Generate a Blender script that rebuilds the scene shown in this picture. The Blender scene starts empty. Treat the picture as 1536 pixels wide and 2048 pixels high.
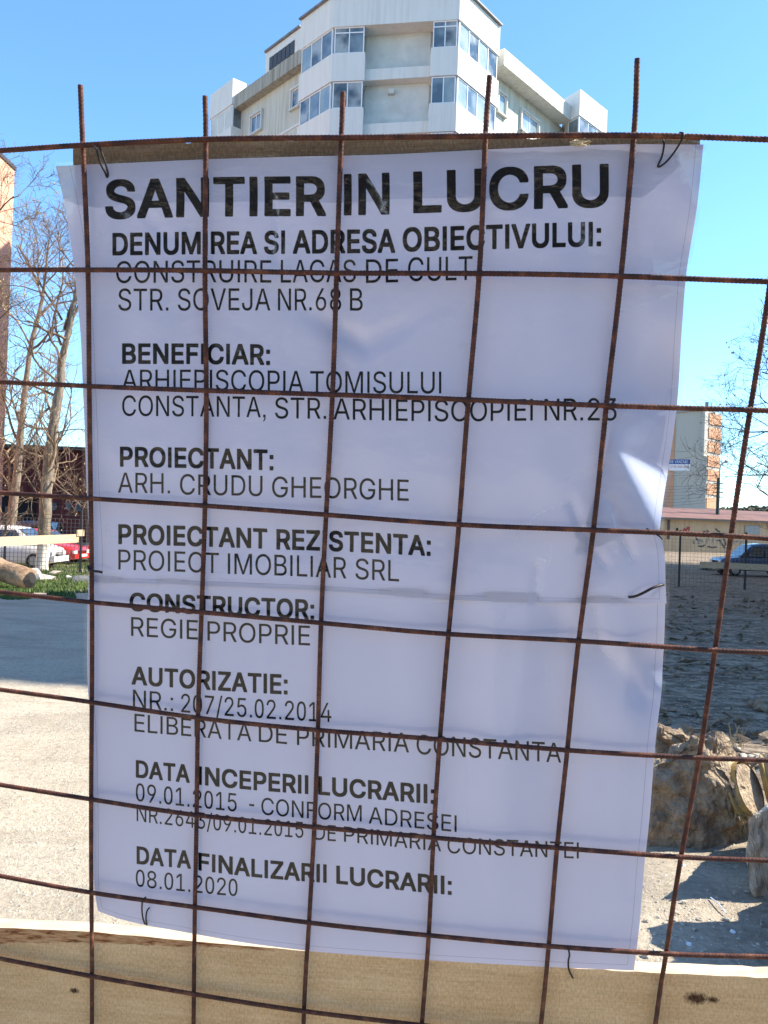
import bpy, bmesh, math, random, json
import numpy as np
from mathutils import Vector, Matrix, noise
rnd = random.Random(7)
SC = bpy.context.scene
COL = SC.collection
# ------------------------------------------------------------------ camera
FP = 1650.0                       # focal length in pixels of the 1536x2048 photograph
ROLL = math.radians(2.0); PITCH = math.radians(0.4)
CAM = Vector((0, 0, 1.75))
FW = Vector((0, math.cos(PITCH), math.sin(PITCH)))
UP0 = Vector((0, -math.sin(PITCH), math.cos(PITCH)))
RT = Vector((1, 0, 0)) * math.cos(ROLL) + UP0 * math.sin(ROLL)
UP = Vector((1, 0, 0)) * -math.sin(ROLL) + UP0 * math.cos(ROLL)
cd = bpy.data.cameras.new('camera'); cam = bpy.data.objects.new('camera', cd); COL.objects.link(cam)
cam.matrix_world = Matrix(((RT.x, UP.x, -FW.x, CAM.x), (RT.y, UP.y, -FW.y, CAM.y), (RT.z, UP.z, -FW.z, CAM.z), (0, 0, 0, 1)))
cd.sensor_fit = 'VERTICAL'; cd.sensor_height = 36; cd.sensor_width = 27; cd.lens = 36 * FP / 2048
cd.clip_start = 0.05; cd.clip_end = 6000
SC.camera = cam
# ------------------------------------------------------------------ sky, sun, exposure
SAZ = math.radians(84); SEL = math.radians(42)          # azimuth from the view direction (+Y) towards +X
SUN = Vector((math.sin(SAZ) * math.cos(SEL), math.cos(SAZ) * math.cos(SEL), math.sin(SEL)))
w = bpy.data.worlds.new('World'); SC.world = w; w.use_nodes = True
nt = w.node_tree; bg = nt.nodes['Background']; sk = nt.nodes.new('ShaderNodeTexSky')
sk.sky_type = 'NISHITA'; sk.sun_disc = False; sk.sun_elevation = SEL; sk.sun_rotation = SAZ
sk.altitude = 0; sk.air_density = 1.0; sk.dust_density = 0.05; sk.ozone_density = 3.0
tint = nt.nodes.new('ShaderNodeMix'); tint.data_type = 'RGBA'; tint.blend_type = 'MULTIPLY'; tint.inputs[0].default_value = 1; tint.inputs[7].default_value = (.68, .91, 1.04, 1)
nt.links.new(sk.outputs[0], tint.inputs[6]); nt.links.new(tint.outputs[2], bg.inputs[0]); bg.inputs[1].default_value = 0.122
sl = bpy.data.lights.new('sun', 'SUN'); sl.energy = 4.4; sl.angle = math.radians(0.53); sl.color = (1, 0.92, 0.78)
so = bpy.data.objects.new('sun', sl); COL.objects.link(so)
so.rotation_euler = SUN.to_track_quat('Z', 'Y').to_euler()
SC.view_settings.view_transform = 'Standard'; SC.view_settings.look = 'None'
SC.view_settings.exposure = 1.5; SC.view_settings.gamma = 1.0; SC.view_settings.use_curve_mapping = False
SC.cycles.transparent_max_bounces = 24; SC.cycles.max_bounces = 8
# ------------------------------------------------------------------ helpers
def ray(px, py):
    return FW + RT * ((px - 768) / FP) + UP * ((1024 - py) / FP)
def W(px, py, d):
    """point seen at photo pixel px,py at depth d metres"""
    return CAM + ray(px, py) * d
def gz(x, y):
    t = min(1, max(0, (y - 5) / 27.0)); t = t * t * (3 - 2 * t)
    return -.75 * t
def G(px, py):
    """point of the ground seen at pixel"""
    r = ray(px, py); t = 20.0
    for _ in range(40):
        p = CAM + r * t
        t = (gz(p.x, p.y) - CAM.z) / r.z if r.z < -1e-4 else 60
    return CAM + r * t
def mesh(name, verts, faces, mt=None, parent=None, smooth=False, uv=None):
    me = bpy.data.meshes.new(name)
    me.from_pydata([tuple(v) for v in verts], [], faces)
    if smooth:
        me.polygons.foreach_set('use_smooth', [True] * len(me.polygons))
    if uv is not None:
        l = me.uv_layers.new(name='UVMap')
        for li in me.loops: l.data[li.index].uv = uv[li.vertex_index]
    if isinstance(mt, (list, tuple)):
        for m in mt: me.materials.append(m)
    elif mt: me.materials.append(mt)
    me.update()
    o = bpy.data.objects.new(name, me); COL.objects.link(o)
    if parent is not None: o.parent = parent
    return o
def tag(o, label=None, cat=None, group=None, kind=None):
    if label: o['label'] = label
    if cat: o['category'] = cat
    if group: o['group'] = group
    if kind: o['kind'] = kind
    return o
def thing(name, label, cat, loc=(0, 0, 0), group=None, rz=0):
    o = bpy.data.objects.new(name, None); COL.objects.link(o); o.empty_display_size = .2
    o.location = loc; o.rotation_euler = (0, 0, rz)
    return tag(o, label, cat, group)
def share(src, parent, name=None, M=None):
    """another object on the same mesh data"""
    o = bpy.data.objects.new(name or src.name.split('.')[0], src.data); COL.objects.link(o); o.parent = parent
    if M is not None: o.matrix_local = M
    return o
class MB:
    def __init__(s): s.v = []; s.f = []; s.uv = []
    def add(s, vs, fs, uv=None):
        b = len(s.v); s.v += [tuple(v) for v in vs]; s.f += [tuple(b + i for i in f) for f in fs]
        s.uv += uv if uv else [(0, 0)] * len(vs)
    def box(s, c, ax, ay, az):
        """box centred at c with half-axis vectors"""
        c = Vector(c); ax = Vector(ax); ay = Vector(ay); az = Vector(az)
        vs = [c + ax * i + ay * j + az * k for i in (-1, 1) for j in (-1, 1) for k in (-1, 1)]
        s.add(vs, [(0, 1, 3, 2), (4, 6, 7, 5), (0, 4, 5, 1), (2, 3, 7, 6), (0, 2, 6, 4), (1, 5, 7, 3)])
    def bx(s, x0, x1, y0, y1, z0, z1):
        s.box(((x0 + x1) / 2, (y0 + y1) / 2, (z0 + z1) / 2), ((x1 - x0) / 2, 0, 0), (0, (y1 - y0) / 2, 0), (0, 0, (z1 - z0) / 2))
    def prism(s, poly, z0, z1):
        n = len(poly); vs = [(x, y, z0) for x, y in poly] + [(x, y, z1) for x, y in poly]
        s.add(vs, [tuple(range(n))[::-1], tuple(range(n, 2 * n))] + [(i, (i + 1) % n, n + (i + 1) % n, n + i) for i in range(n)])
    def tube(s, pts, rad, n=6, cap=True):
        pts = [Vector(p) for p in pts]; m = len(pts)
        if not isinstance(rad, (list, tuple)): rad = [rad] * m
        vs = []; u = None
        for i, p in enumerate(pts):
            t = (pts[min(i + 1, m - 1)] - pts[max(i - 1, 0)]).normalized()
            if u is None: u = t.orthogonal().normalized()
            else:
                u = (u - t * u.dot(t))
                u = u.normalized() if u.length > 1e-6 else t.orthogonal().normalized()
            v = t.cross(u)
            for k in range(n):
                a = 2 * math.pi * k / n
                vs.append(p + (u * math.cos(a) + v * math.sin(a)) * rad[i])
        fs = [(i * n + k, i * n + (k + 1) % n, (i + 1) * n + (k + 1) % n, (i + 1) * n + k) for i in range(m - 1) for k in range(n)]
        if cap: fs += [tuple(range(n))[::-1], tuple(range((m - 1) * n, m * n))]
        s.add(vs, fs)
    def build(s, name, mt, parent=None, smooth=False, uv=False):
        return mesh(name, s.v, s.f, mt, parent, smooth, s.uv if uv else None)
# ------------------------------------------------------------------ materials
def N(nt, t, **k):
    n = nt.nodes.new('ShaderNode' + t)
    for a, b in k.items():
        if a.startswith('i_'): n.inputs[a[2:].replace('_', ' ')].default_value = b
        else: setattr(n, a, b)
    return n
def ramp(nt, fac, stops):
    r = N(nt, 'ValToRGB'); e = r.color_ramp.elements
    while len(e) < len(stops): e.new(0.5)
    for i, (p, c) in enumerate(stops): e[i].position = p; e[i].color = (c[0], c[1], c[2], 1)
    nt.links.new(fac, r.inputs[0]); return r.outputs[0]
def math_n(nt, op, a, b=None, clamp=False):
    n = N(nt, 'Math', operation=op, use_clamp=clamp)
    for i, x in enumerate((a, b)):
        if x is None: continue
        if isinstance(x, (int, float)): n.inputs[i].default_value = x
        else: nt.links.new(x, n.inputs[i])
    return n.outputs[0]
def mixc(nt, f, a, b, mode='MIX'):
    n = N(nt, 'Mix', data_type='RGBA', blend_type=mode)
    for s, x in ((0, f), (6, a), (7, b)):
        if isinstance(x, (int, float)): n.inputs[s].default_value = x
        elif isinstance(x, (tuple, list)): n.inputs[s].default_value = (*x[:3], 1)
        else: nt.links.new(x, n.inputs[s])
    return n.outputs[2]
def coords(nt, kind='Object', scale=(1, 1, 1)):
    tc = N(nt, 'TexCoord'); mp = N(nt, 'Mapping'); mp.inputs['Scale'].default_value = scale
    nt.links.new(tc.outputs[kind], mp.inputs[0]); return mp.outputs[0]
def noise_n(nt, vec, scale, detail=4, rough=.6, dist=0):
    n = N(nt, 'TexNoise'); n.inputs['Scale'].default_value = scale; n.inputs['Detail'].default_value = detail
    n.inputs['Roughness'].default_value = rough; n.inputs['Distortion'].default_value = dist
    nt.links.new(vec, n.inputs['Vector']); return n.outputs['Fac']
def bump(nt, h, strength, dist):
    b = N(nt, 'Bump'); b.inputs['Strength'].default_value = strength; b.inputs['Distance'].default_value = dist
    nt.links.new(h, b.inputs['Height']); return b.outputs[0]
def newmat(name):
    m = bpy.data.materials.new(name); m.use_nodes = True
    return m, m.node_tree, m.node_tree.nodes['Principled BSDF']
def mat(name, c1, c2=None, scale=8, rough=.8, bmp=0, bdist=.01, bscale=None, stretch=(1, 1, 1), kind='Object', metal=0, spec=.5, lo=.35, hi=.65, detail=5):
    m, nt, p = newmat(name)
    p.inputs['Roughness'].default_value = rough; p.inputs['Metallic'].default_value = metal
    p.inputs['Specular IOR Level'].default_value = spec
    p.inputs['Base Color'].default_value = (*c1, 1)
    if c2 is not None or bmp:
        v = coords(nt, kind, stretch)
    if c2 is not None:
        f = noise_n(nt, v, scale, detail)
        nt.links.new(ramp(nt, f, [(lo, c1), (hi, c2)]), p.inputs['Base Color'])
    if bmp:
        nt.links.new(bump(nt, noise_n(nt, v, bscale or scale * 4, 5), bmp, bdist), p.inputs['Normal'])
    return m
GLY = json.loads('''{"r,":[388,[122,0,262,0,262,140,122,140],[262,0,122,0,192,0,192,-40,150,-135,122,-170,150,-200,215,-150,262,-60]],"r-":[891,[662,481,662,369,224,369,224,481]],"r.":[388,[125,0,262,0,262,137,125,137]],"r/":[490,[462,1047,140,-150,28,-150,350,1047]],"r0":[776,[708,500,696,672,664,800,611,900,539,968,448,1003,327,1003,236,968,164,900,111,800,79,672,68,500,79,327,111,199,164,99,236,31,327,-3,448,-3,539,31,611,99,664,199,696,327],[582,500,575,365,555,265,523,188,479,135,424,108,351,108,296,135,252,188,220,265,200,365,194,499,200,634,220,734,252,811,296,864,351,891,424,891,479,864,523,811,555,734,575,634]],"r1":[891,[150,0,150,107,768,107,768,0],[542,1000,542,0,417,0,417,881,411,881,169,703,169,839,390,1000]],"r2":[891,[126,0,126,93,535,531,572,578,600,621,611,642,625,685,630,730,628,756,623,780,616,802,605,823,591,841,575,857,557,871,537,883,515,892,466,902,411,902,385,897,361,890,339,880,318,866,301,851,286,833,273,813,255,766,251,740,250,711,129,711,131,755,139,796,152,834,169,869,192,902,218,930,248,955,281,976,318,992,357,1004,398,1011,442,1013,486,1011,527,1004,565,992,601,976,634,956,663,932,688,905,710,875,727,842,739,808,747,771,749,732,748,705,738,651,729,624,702,569,660,508,602,437,525,353,300,119,300,111,765,111,765,0]],"r3":[891,[428,-13,383,-11,341,-5,300,5,261,19,224,37,192,59,163,84,138,113,117,145,102,180,91,218,86,259,215,259,219,234,226,211,236,190,249,171,264,154,282,139,325,116,349,108,401,99,460,99,488,103,541,119,564,131,585,146,603,163,618,183,631,205,640,229,645,256,647,285,641,337,621,386,606,407,588,427,566,444,540,459,510,471,476,480,438,485,395,487,308,487,308,588,566,881,566,889,137,889,137,1000,732,1000,732,905,415,547,415,568,469,570,518,567,564,558,606,542,644,522,677,498,705,469,729,437,748,402,762,365,770,326,772,285,770,242,761,202,748,165,728,130,704,98,676,70,643,45,607,24,567,8,523,-4,477,-11]],"r4":[891,[78,207,78,311,485,1000,611,1000,213,326,213,319,812,319,812,207],[554,0,554,624,674,624,674,0]],"r5":[891,[435,-13,391,-11,350,-5,312,6,275,22,242,41,212,64,186,89,163,118,144,150,130,183,122,219,117,256,240,256,250,213,259,193,271,175,302,143,320,130,341,118,385,103,410,99,435,98,464,100,492,105,518,114,543,127,565,142,585,160,603,181,617,205,629,231,638,258,643,288,643,350,637,380,629,408,616,435,601,459,583,480,563,499,540,515,515,528,488,537,459,542,428,544,378,540,329,528,285,508,267,496,252,483,132,497,189,1000,720,1000,720,889,296,889,263,593,268,593,305,619,349,639,373,646,424,655,451,656,485,654,548,642,578,631,606,617,632,601,656,582,678,561,698,537,732,484,745,454,755,423,767,356,768,321,766,274,758,229,744,188,725,149,702,113,674,81,642,54,607,30,568,11,526,-3,482,-11]],"r6":[891,[445,-13,400,-11,357,-3,317,10,280,29,245,52,215,79,189,111,166,146,148,185,135,227,127,271,125,318,127,355,133,392,143,430,157,470,176,512,201,560,232,612,496,1000,633,1000,297,513,286,513,302,541,324,565,352,587,402,610,441,617,506,615,547,608,585,596,621,579,653,558,681,533,706,504,727,471,743,435,755,396,762,354,764,309,762,263,754,221,741,180,723,143,700,108,674,78,643,51,609,28,572,10,532,-3,490,-11],[445,95,473,97,500,102,525,111,548,123,569,138,604,176,618,199,629,224,637,251,642,279,644,309,642,339,637,368,629,395,618,419,604,442,587,462,569,479,548,494,525,506,500,515,473,520,417,520,390,515,365,506,342,495,320,480,302,463,285,443,271,420,260,396,252,370,247,341,247,281,252,252,260,225,271,200,285,177,302,156,320,138,342,123,365,111,390,102,417,97]],"r7":[891,[191,0,636,881,636,889,122,889,122,1000,768,1000,768,882,324,0]],"r8":[891,[445,-13,396,-11,350,-4,307,7,266,22,230,42,198,65,170,92,146,121,127,154,113,189,105,226,102,266,108,327,128,384,158,433,177,455,199,474,246,504,300,520,300,525,265,537,234,554,206,577,182,605,163,637,149,672,141,709,138,748,141,785,148,820,161,853,178,884,199,913,225,938,254,960,287,979,322,994,361,1005,402,1011,445,1013,488,1011,528,1005,566,994,602,979,634,960,663,938,689,913,710,884,728,853,740,820,748,785,750,748,748,709,739,672,726,638,706,605,683,577,655,554,625,537,591,525,591,520,643,504,690,474,711,455,730,433,747,409,761,384,773,356,781,327,786,297,788,266,785,226,777,189,763,154,744,121,720,92,692,65,659,42,623,22,583,7,540,-4,494,-11],[477,98,507,102,560,118,583,130,603,145,620,161,635,180,647,201,655,223,660,247,662,272,660,300,655,325,646,349,634,371,618,391,600,409,579,425,556,438,531,449,475,461,414,461,358,449,309,425,270,391,255,371,243,349,234,325,229,300,227,272,233,223,253,180,268,161,285,145,306,130,329,118,354,109,382,102,413,98],[471,570,495,574,518,581,539,590,576,616,591,632,604,650,622,691,628,738,622,785,615,806,605,826,577,859,541,884,519,893,471,903,418,903,370,893,349,884,329,872,312,859,284,826,274,806,267,785,261,738,267,691,274,670,284,650,297,632,312,616,349,590,394,574,419,570]],"r9":[891,[444,1013,490,1011,532,1003,572,990,610,971,644,948,674,921,701,889,723,854,741,815,754,773,762,729,764,682,762,645,756,608,733,530,714,488,657,388,394,0,256,0,593,487,604,487,588,459,552,423,522,404,487,390,449,383,384,385,343,392,305,404,269,421,237,442,209,467,184,496,163,529,146,565,134,604,127,646,125,691,127,737,135,780,148,820,166,858,189,892,216,922,246,949,280,972,318,990,357,1003,400,1011],[444,905,417,903,390,898,366,889,342,877,321,862,302,844,286,824,272,801,261,776,253,749,248,721,246,691,248,661,253,632,261,606,272,581,286,558,302,538,321,521,342,506,366,494,390,485,417,480,473,480,499,485,548,505,569,520,588,537,604,557,618,580,629,605,637,631,642,659,644,689,642,719,637,748,629,775,618,800,604,823,588,844,569,862,548,877,525,889,500,898,473,903]],"r:":[388,[125,0,262,0,262,137,125,137],[125,588,262,588,262,725,125,725]],"rA":[943,[32,0,396,1000,543,1000,910,0,777,0,543,656,456,940,482,940,384,622,167,0],[216,279,216,391,727,391,727,279]],"rB":[897,[118,0,118,1000,474,1000,524,998,569,991,610,980,646,964,678,945,706,923,730,897,749,869,763,838,774,805,780,771,783,735,781,704,777,677,770,652,760,629,748,609,734,591,700,562,661,540,619,524,619,515,643,512,667,506,714,483,736,466,756,447,775,425,791,399,804,371,814,340,820,305,821,268,819,231,813,196,802,163,787,131,767,102,742,77,712,54,677,35,637,20,592,9,541,2,485,0],[245,112,481,112,535,115,581,123,619,137,648,157,670,180,686,207,696,236,699,268,697,293,692,317,684,340,673,361,659,381,642,399,623,415,601,429,576,440,520,452,488,454,245,454],[245,561,495,562,520,566,544,573,566,582,587,594,605,608,621,624,635,642,646,662,654,683,659,707,660,732,658,763,649,793,635,819,614,843,588,863,556,877,517,885,472,888,245,888]],"rC":[1003,[526,-13,463,-10,403,2,347,22,295,49,248,83,205,125,168,172,137,227,112,287,94,352,83,423,79,499,83,576,94,647,112,713,137,773,168,827,205,875,248,916,295,951,347,978,403,998,463,1010,526,1013,563,1012,599,1008,635,1001,702,979,733,964,790,926,816,904,840,879,861,852,897,791,910,758,930,685,803,685,788,733,765,776,737,812,702,842,663,866,620,883,574,893,526,896,481,893,438,884,398,870,361,850,326,824,296,793,269,757,246,715,227,669,214,617,206,561,203,499,206,438,214,382,227,331,246,284,269,243,296,207,327,176,361,150,399,130,439,116,481,107,526,104,574,107,642,125,683,146,702,158,737,188,765,225,788,267,803,315,930,315,922,278,911,243,881,178,862,149,817,97,791,74,763,54,734,37,669,9,635,-1,600,-8,563,-12]],"rD":[987,[430,0,189,0,189,112,422,112,481,115,534,124,582,138,625,159,663,185,695,216,723,252,745,293,762,339,775,389,782,443,785,502,782,560,775,614,762,663,745,709,723,749,696,785,665,816,628,842,587,862,541,876,490,885,434,888,183,888,183,1000,443,1000,513,996,579,985,638,966,693,940,742,907,785,868,821,821,852,769,876,710,894,646,904,577,907,502,904,427,893,357,876,292,852,233,821,180,783,134,739,94,689,60,633,34,571,15,504,4],[245,1000,245,0,118,0,118,1000]],"rE":[823,[118,0,118,1000,732,1000,732,888,245,888,245,562,699,562,699,450,245,450,245,112,738,112,738,0]],"rF":[806,[118,0,118,1000,726,1000,726,888,245,888,245,547,681,547,681,435,245,435,245,0]],"rG":[1023,[528,-13,463,-10,403,2,346,22,294,49,246,84,204,125,167,173,136,227,111,287,93,353,83,423,79,499,83,576,93,647,111,713,136,773,167,827,203,875,245,916,293,951,344,978,400,998,458,1010,521,1013,560,1012,597,1008,634,1000,669,990,703,977,735,961,765,943,793,922,819,899,864,847,883,818,899,788,913,755,924,721,932,685,802,685,784,732,761,773,733,809,700,839,662,864,620,882,573,892,521,896,478,893,436,884,397,870,360,850,326,824,295,793,269,757,246,715,227,669,214,617,206,561,203,499,206,438,214,382,227,331,246,285,269,243,296,207,327,176,362,150,400,130,440,116,483,107,528,104,569,106,608,113,644,124,678,140,708,160,735,183,759,211,779,242,795,277,806,314,813,355,815,398,854,391,556,391,556,503,940,503,940,393,936,334,926,278,910,226,886,179,857,135,823,97,784,65,740,37,692,15,641,-1,586,-10]],"rH":[1016,[118,0,118,1000,245,1000,245,568,771,568,771,1000,898,1000,898,0,771,0,771,456,245,456,245,0]],"rI":[388,[128,0,256,0,256,1000,128,1000]],"rJ":[779,[364,-13,301,-9,244,6,193,30,148,64,112,107,86,159,70,218,65,286,65,340,192,340,192,286,195,243,204,205,218,173,239,146,264,125,294,110,327,101,364,98,400,101,433,110,462,125,487,146,508,173,522,205,531,243,534,286,534,1000,661,1000,661,286,656,218,640,159,614,107,578,64,534,30,483,6,426,-9]],"rL":[772,[118,0,118,1000,245,1000,245,112,710,112,710,0]],"rM":[1235,[118,0,118,1000,298,1000,565,312,632,96,604,96,693,368,936,1000,1116,1000,1116,0,991,0,993,725,997,899,1008,899,896,572,672,0,562,0,277,732,220,899,234,899,240,572,240,0]],"rN":[1029,[118,0,118,1000,268,1000,725,276,801,135,813,108,796,105,784,383,784,1000,911,1000,911,0,760,0,307,721,211,889,234,892,246,572,246,0]],"rO":[1048,[525,-13,462,-10,403,2,348,22,296,49,248,83,206,125,169,172,137,227,112,287,94,352,83,423,79,499,83,576,94,647,112,713,137,773,169,827,206,875,248,916,296,951,348,978,403,998,462,1010,525,1013,587,1010,647,998,702,978,754,951,802,916,844,875,880,827,912,773,937,713,955,647,966,576,969,499,966,423,955,352,937,287,912,227,880,172,844,125,802,83,754,49,702,22,647,2,587,-10],[525,104,568,107,610,115,649,130,687,149,721,175,752,205,779,242,803,283,821,330,835,382,843,438,846,499,843,561,835,618,821,670,803,717,779,758,752,795,721,825,687,851,649,870,610,885,568,893,525,896,481,893,439,885,400,870,362,850,328,825,297,794,270,758,246,716,228,669,214,618,206,561,203,499,206,438,214,382,228,330,246,284,270,242,297,206,328,175,362,150,400,130,439,115,481,107]],"rP":[874,[118,0,118,1000,462,1000,518,997,568,990,613,976,653,958,689,935,719,909,745,879,766,845,782,808,794,769,801,727,803,683,801,640,794,598,782,559,766,522,745,488,719,457,689,430,653,407,613,389,568,376,518,368,462,365,215,365,215,477,494,478,528,483,558,492,584,503,606,518,626,535,642,555,655,577,665,601,672,627,676,654,676,712,672,740,665,765,655,789,642,811,626,831,606,848,584,862,557,874,527,882,494,887,456,889,245,889,245,0]],"rR":[883,[118,0,118,1000,464,1000,519,998,569,990,614,978,655,960,690,939,721,913,746,884,767,851,784,815,795,777,802,736,805,692,802,648,795,607,784,569,767,534,746,501,721,473,690,448,654,427,614,410,569,398,519,391,464,389,189,389,189,501,459,501,530,507,559,514,585,524,608,537,627,553,643,570,656,591,666,613,673,637,679,692,673,748,666,773,656,796,643,816,627,835,608,851,585,864,559,875,529,882,495,887,458,889,245,889,245,0],[694,0,452,450,595,450,841,0]],"rS":[878,[440,-17,387,-15,338,-9,293,3,251,18,213,38,179,61,150,88,126,118,105,152,90,188,80,227,75,268,205,268,209,241,217,216,228,193,243,172,260,155,280,139,302,126,327,115,381,101,440,97,473,98,504,102,534,109,562,118,588,131,610,145,630,162,648,181,661,201,671,224,677,248,679,274,678,297,673,317,653,352,622,379,582,402,534,421,361,470,303,489,251,512,207,538,169,568,140,603,119,641,106,684,102,732,105,773,113,811,127,847,147,880,172,910,201,936,234,959,270,979,311,994,353,1005,399,1011,446,1013,495,1011,540,1005,582,994,621,978,657,959,689,936,717,911,741,882,761,850,775,817,784,781,788,743,663,743,656,778,642,810,621,837,594,860,562,878,526,891,486,899,442,901,411,900,382,896,354,889,329,880,306,869,285,855,268,840,253,822,241,803,233,783,228,761,226,738,228,714,234,692,244,673,257,656,292,627,333,606,397,582,565,536,637,508,683,482,726,450,744,432,761,411,776,388,787,363,796,336,801,305,803,272,800,233,792,195,779,159,760,125,736,94,707,66,674,42,636,21,593,4,546,-8,495,-15]],"rT":[882,[62,888,62,1000,819,1000,819,888,505,888,505,0,379,0,379,888]],"rU":[1017,[509,-16,452,-13,398,-5,349,10,303,30,261,55,225,85,193,119,166,157,145,199,130,243,121,290,118,340,118,1000,244,1000,244,350,246,315,252,282,262,251,277,222,294,195,315,172,340,151,368,134,399,119,433,109,469,103,509,101,549,103,585,109,619,119,650,134,678,151,702,172,723,195,740,222,754,251,764,282,770,315,772,350,772,1000,899,1000,899,340,896,290,887,243,871,199,850,157,824,119,792,85,756,55,714,30,669,10,619,-5,566,-13]],"rV":[943,[401,0,32,1000,166,1000,423,270,487,60,461,60,549,347,776,1000,910,1000,546,0]],"rZ":[862,[82,0,82,91,585,824,670,935,684,893,438,888,79,888,79,1000,780,1000,780,907,263,158,191,65,177,107,421,112,785,112,785,0]]}''')
# ------------------------------------------------------------------ fence plane (fitted to the mesh bars of the photograph)
fn = (RT * -0.1402 + UP * -0.1933 - FW * 0.9711).normalized()     # its front normal
fo = CAM + RT * -0.4745 + UP * 0.578 + FW * 1.2913
def F(px, py, d=0.0):
    """point on the fence plane seen at pixel; d metres behind it"""
    r = ray(px, py); o = fo - fn * d
    return CAM + r * ((o - CAM).dot(fn) / r.dot(fn))
# ------------------------------------------------------------------ materials
M = {}
M['render_white'] = mat('painted_render_pale', (.62, .62, .58), (.50, .50, .46), 1.1, .9, .3, .02, 30)

def streaky(name, base, stain, amount=.5):
    m, nt, p = newmat(name); p.inputs['Roughness'].default_value = .92
    v = coords(nt, 'Object', (2.2, 2.2, .12)); v2 = coords(nt, 'Object', (.5, .5, .5))
    a = noise_n(nt, v, 2.0, 5, .65); b = noise_n(nt, v2, 1.0, 4)
    f = math_n(nt, 'MULTIPLY', math_n(nt, 'MULTIPLY', ramp(nt, a, [(.42, (0, 0, 0)), (.68, (1, 1, 1))]), b), amount * 2, True)
    nt.links.new(mixc(nt, f, base, stain), p.inputs['Base Color'])
    nt.links.new(bump(nt, noise_n(nt, coords(nt), 20, 4), .25, .02), p.inputs['Normal'])
    return m
M['render_bay'] = streaky('painted_render_bay', (.70, .68, .63), (.48, .46, .40), .3)
M['wing_wall'] = streaky('streaked_render', (.56, .54, .46), (.33, .30, .22), .6)
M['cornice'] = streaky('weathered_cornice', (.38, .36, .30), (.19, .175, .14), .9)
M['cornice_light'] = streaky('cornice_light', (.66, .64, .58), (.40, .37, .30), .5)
M['parapet'] = streaky('parapet_render', (.70, .68, .63), (.46, .43, .38), .3)
M['pvc'] = mat('white_window_frame', (.78, .79, .80), rough=.35)
def glass(name, c, c2, sc=.8, rough=.03):
    m, nt, p = newmat(name)
    nt.links.new(ramp(nt, noise_n(nt, coords(nt), sc, 2), [(.38, c), (.62, c2)]), p.inputs['Base Color'])
    p.inputs['Roughness'].default_value = rough; p.inputs['IOR'].default_value = 1.6
    p.inputs['Coat Weight'].default_value = .8; p.inputs['Coat Roughness'].default_value = .02
    return m
M['glass'] = glass('window_glass', (.08, .11, .13), (.22, .27, .29))
M['glass_mid'] = glass('window_glass_half_curtained', (.05, .065, .07), (.36, .37, .34), .9)
M['glass_light'] = glass('window_glass_curtained', (.20, .27, .29), (.34, .38, .36))
M['dark_metal'] = mat('dark_flashing', (.05, .045, .045), rough=.5)
M['flash_grey'] = mat('zinc_flashing', (.22, .21, .21), (.14, .13, .13), 3, .6)
M['dark'] = mat('dark_opening', (.015, .014, .014), rough=.9)
M['grey_metal'] = mat('grey_metal', (.28, .29, .30), (.2, .21, .22), 6, .5, metal=.5)
M['concrete'] = mat('pale_concrete', (.46, .43, .38), (.33, .30, .26), 3, .9, .5, .02, 14)
M['orange'] = mat('orange_render', (.56, .30, .17), (.48, .25, .14), .6, .9, .2, .02, 12)
M['beige_far'] = streaky('beige_far_wall', (.42, .40, .35), (.34, .33, .29), .4)
M['orange_wall'] = streaky('orange_stucco', (.74, .36, .25), (.60, .28, .19), .5)
M['maroon'] = streaky('maroon_wall', (.15, .035, .035), (.09, .022, .022), .7)
M['rail_wood'] = mat('fresh_sawn_rail', (.58, .45, .29), (.46, .34, .21), 3, .8, .2, .01, 20, (1, 6, 6))
# bars of the mesh: rust
def rust():
    m, nt, p = newmat('rusted_rebar'); v = coords(nt)
    a = noise_n(nt, v, 45, 6, .7); b = noise_n(nt, v, 7, 3)
    c = ramp(nt, a, [(.3, (.018, .007, .006)), (.5, (.060, .015, .009)), (.66, (.17, .052, .022))])
    c2 = ramp(nt, a, [(.3, (.026, .010, .008)), (.55, (.11, .034, .016)), (.75, (.28, .12, .06))])
    nt.links.new(mixc(nt, ramp(nt, b, [(.45, (0, 0, 0)), (.62, (1, 1, 1))]), c, c2), p.inputs['Base Color'])
    p.inputs['Roughness'].default_value = .72; p.inputs['Specular IOR Level'].default_value = .4
    nt.links.new(bump(nt, noise_n(nt, v, 400, 3), .5, .0006), p.inputs['Normal'])
    return m
M['rust'] = rust()
M['wire'] = mat('tie_wire', (.010, .009, .010), (.030, .018, .014), 60, .55, metal=.3)
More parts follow.
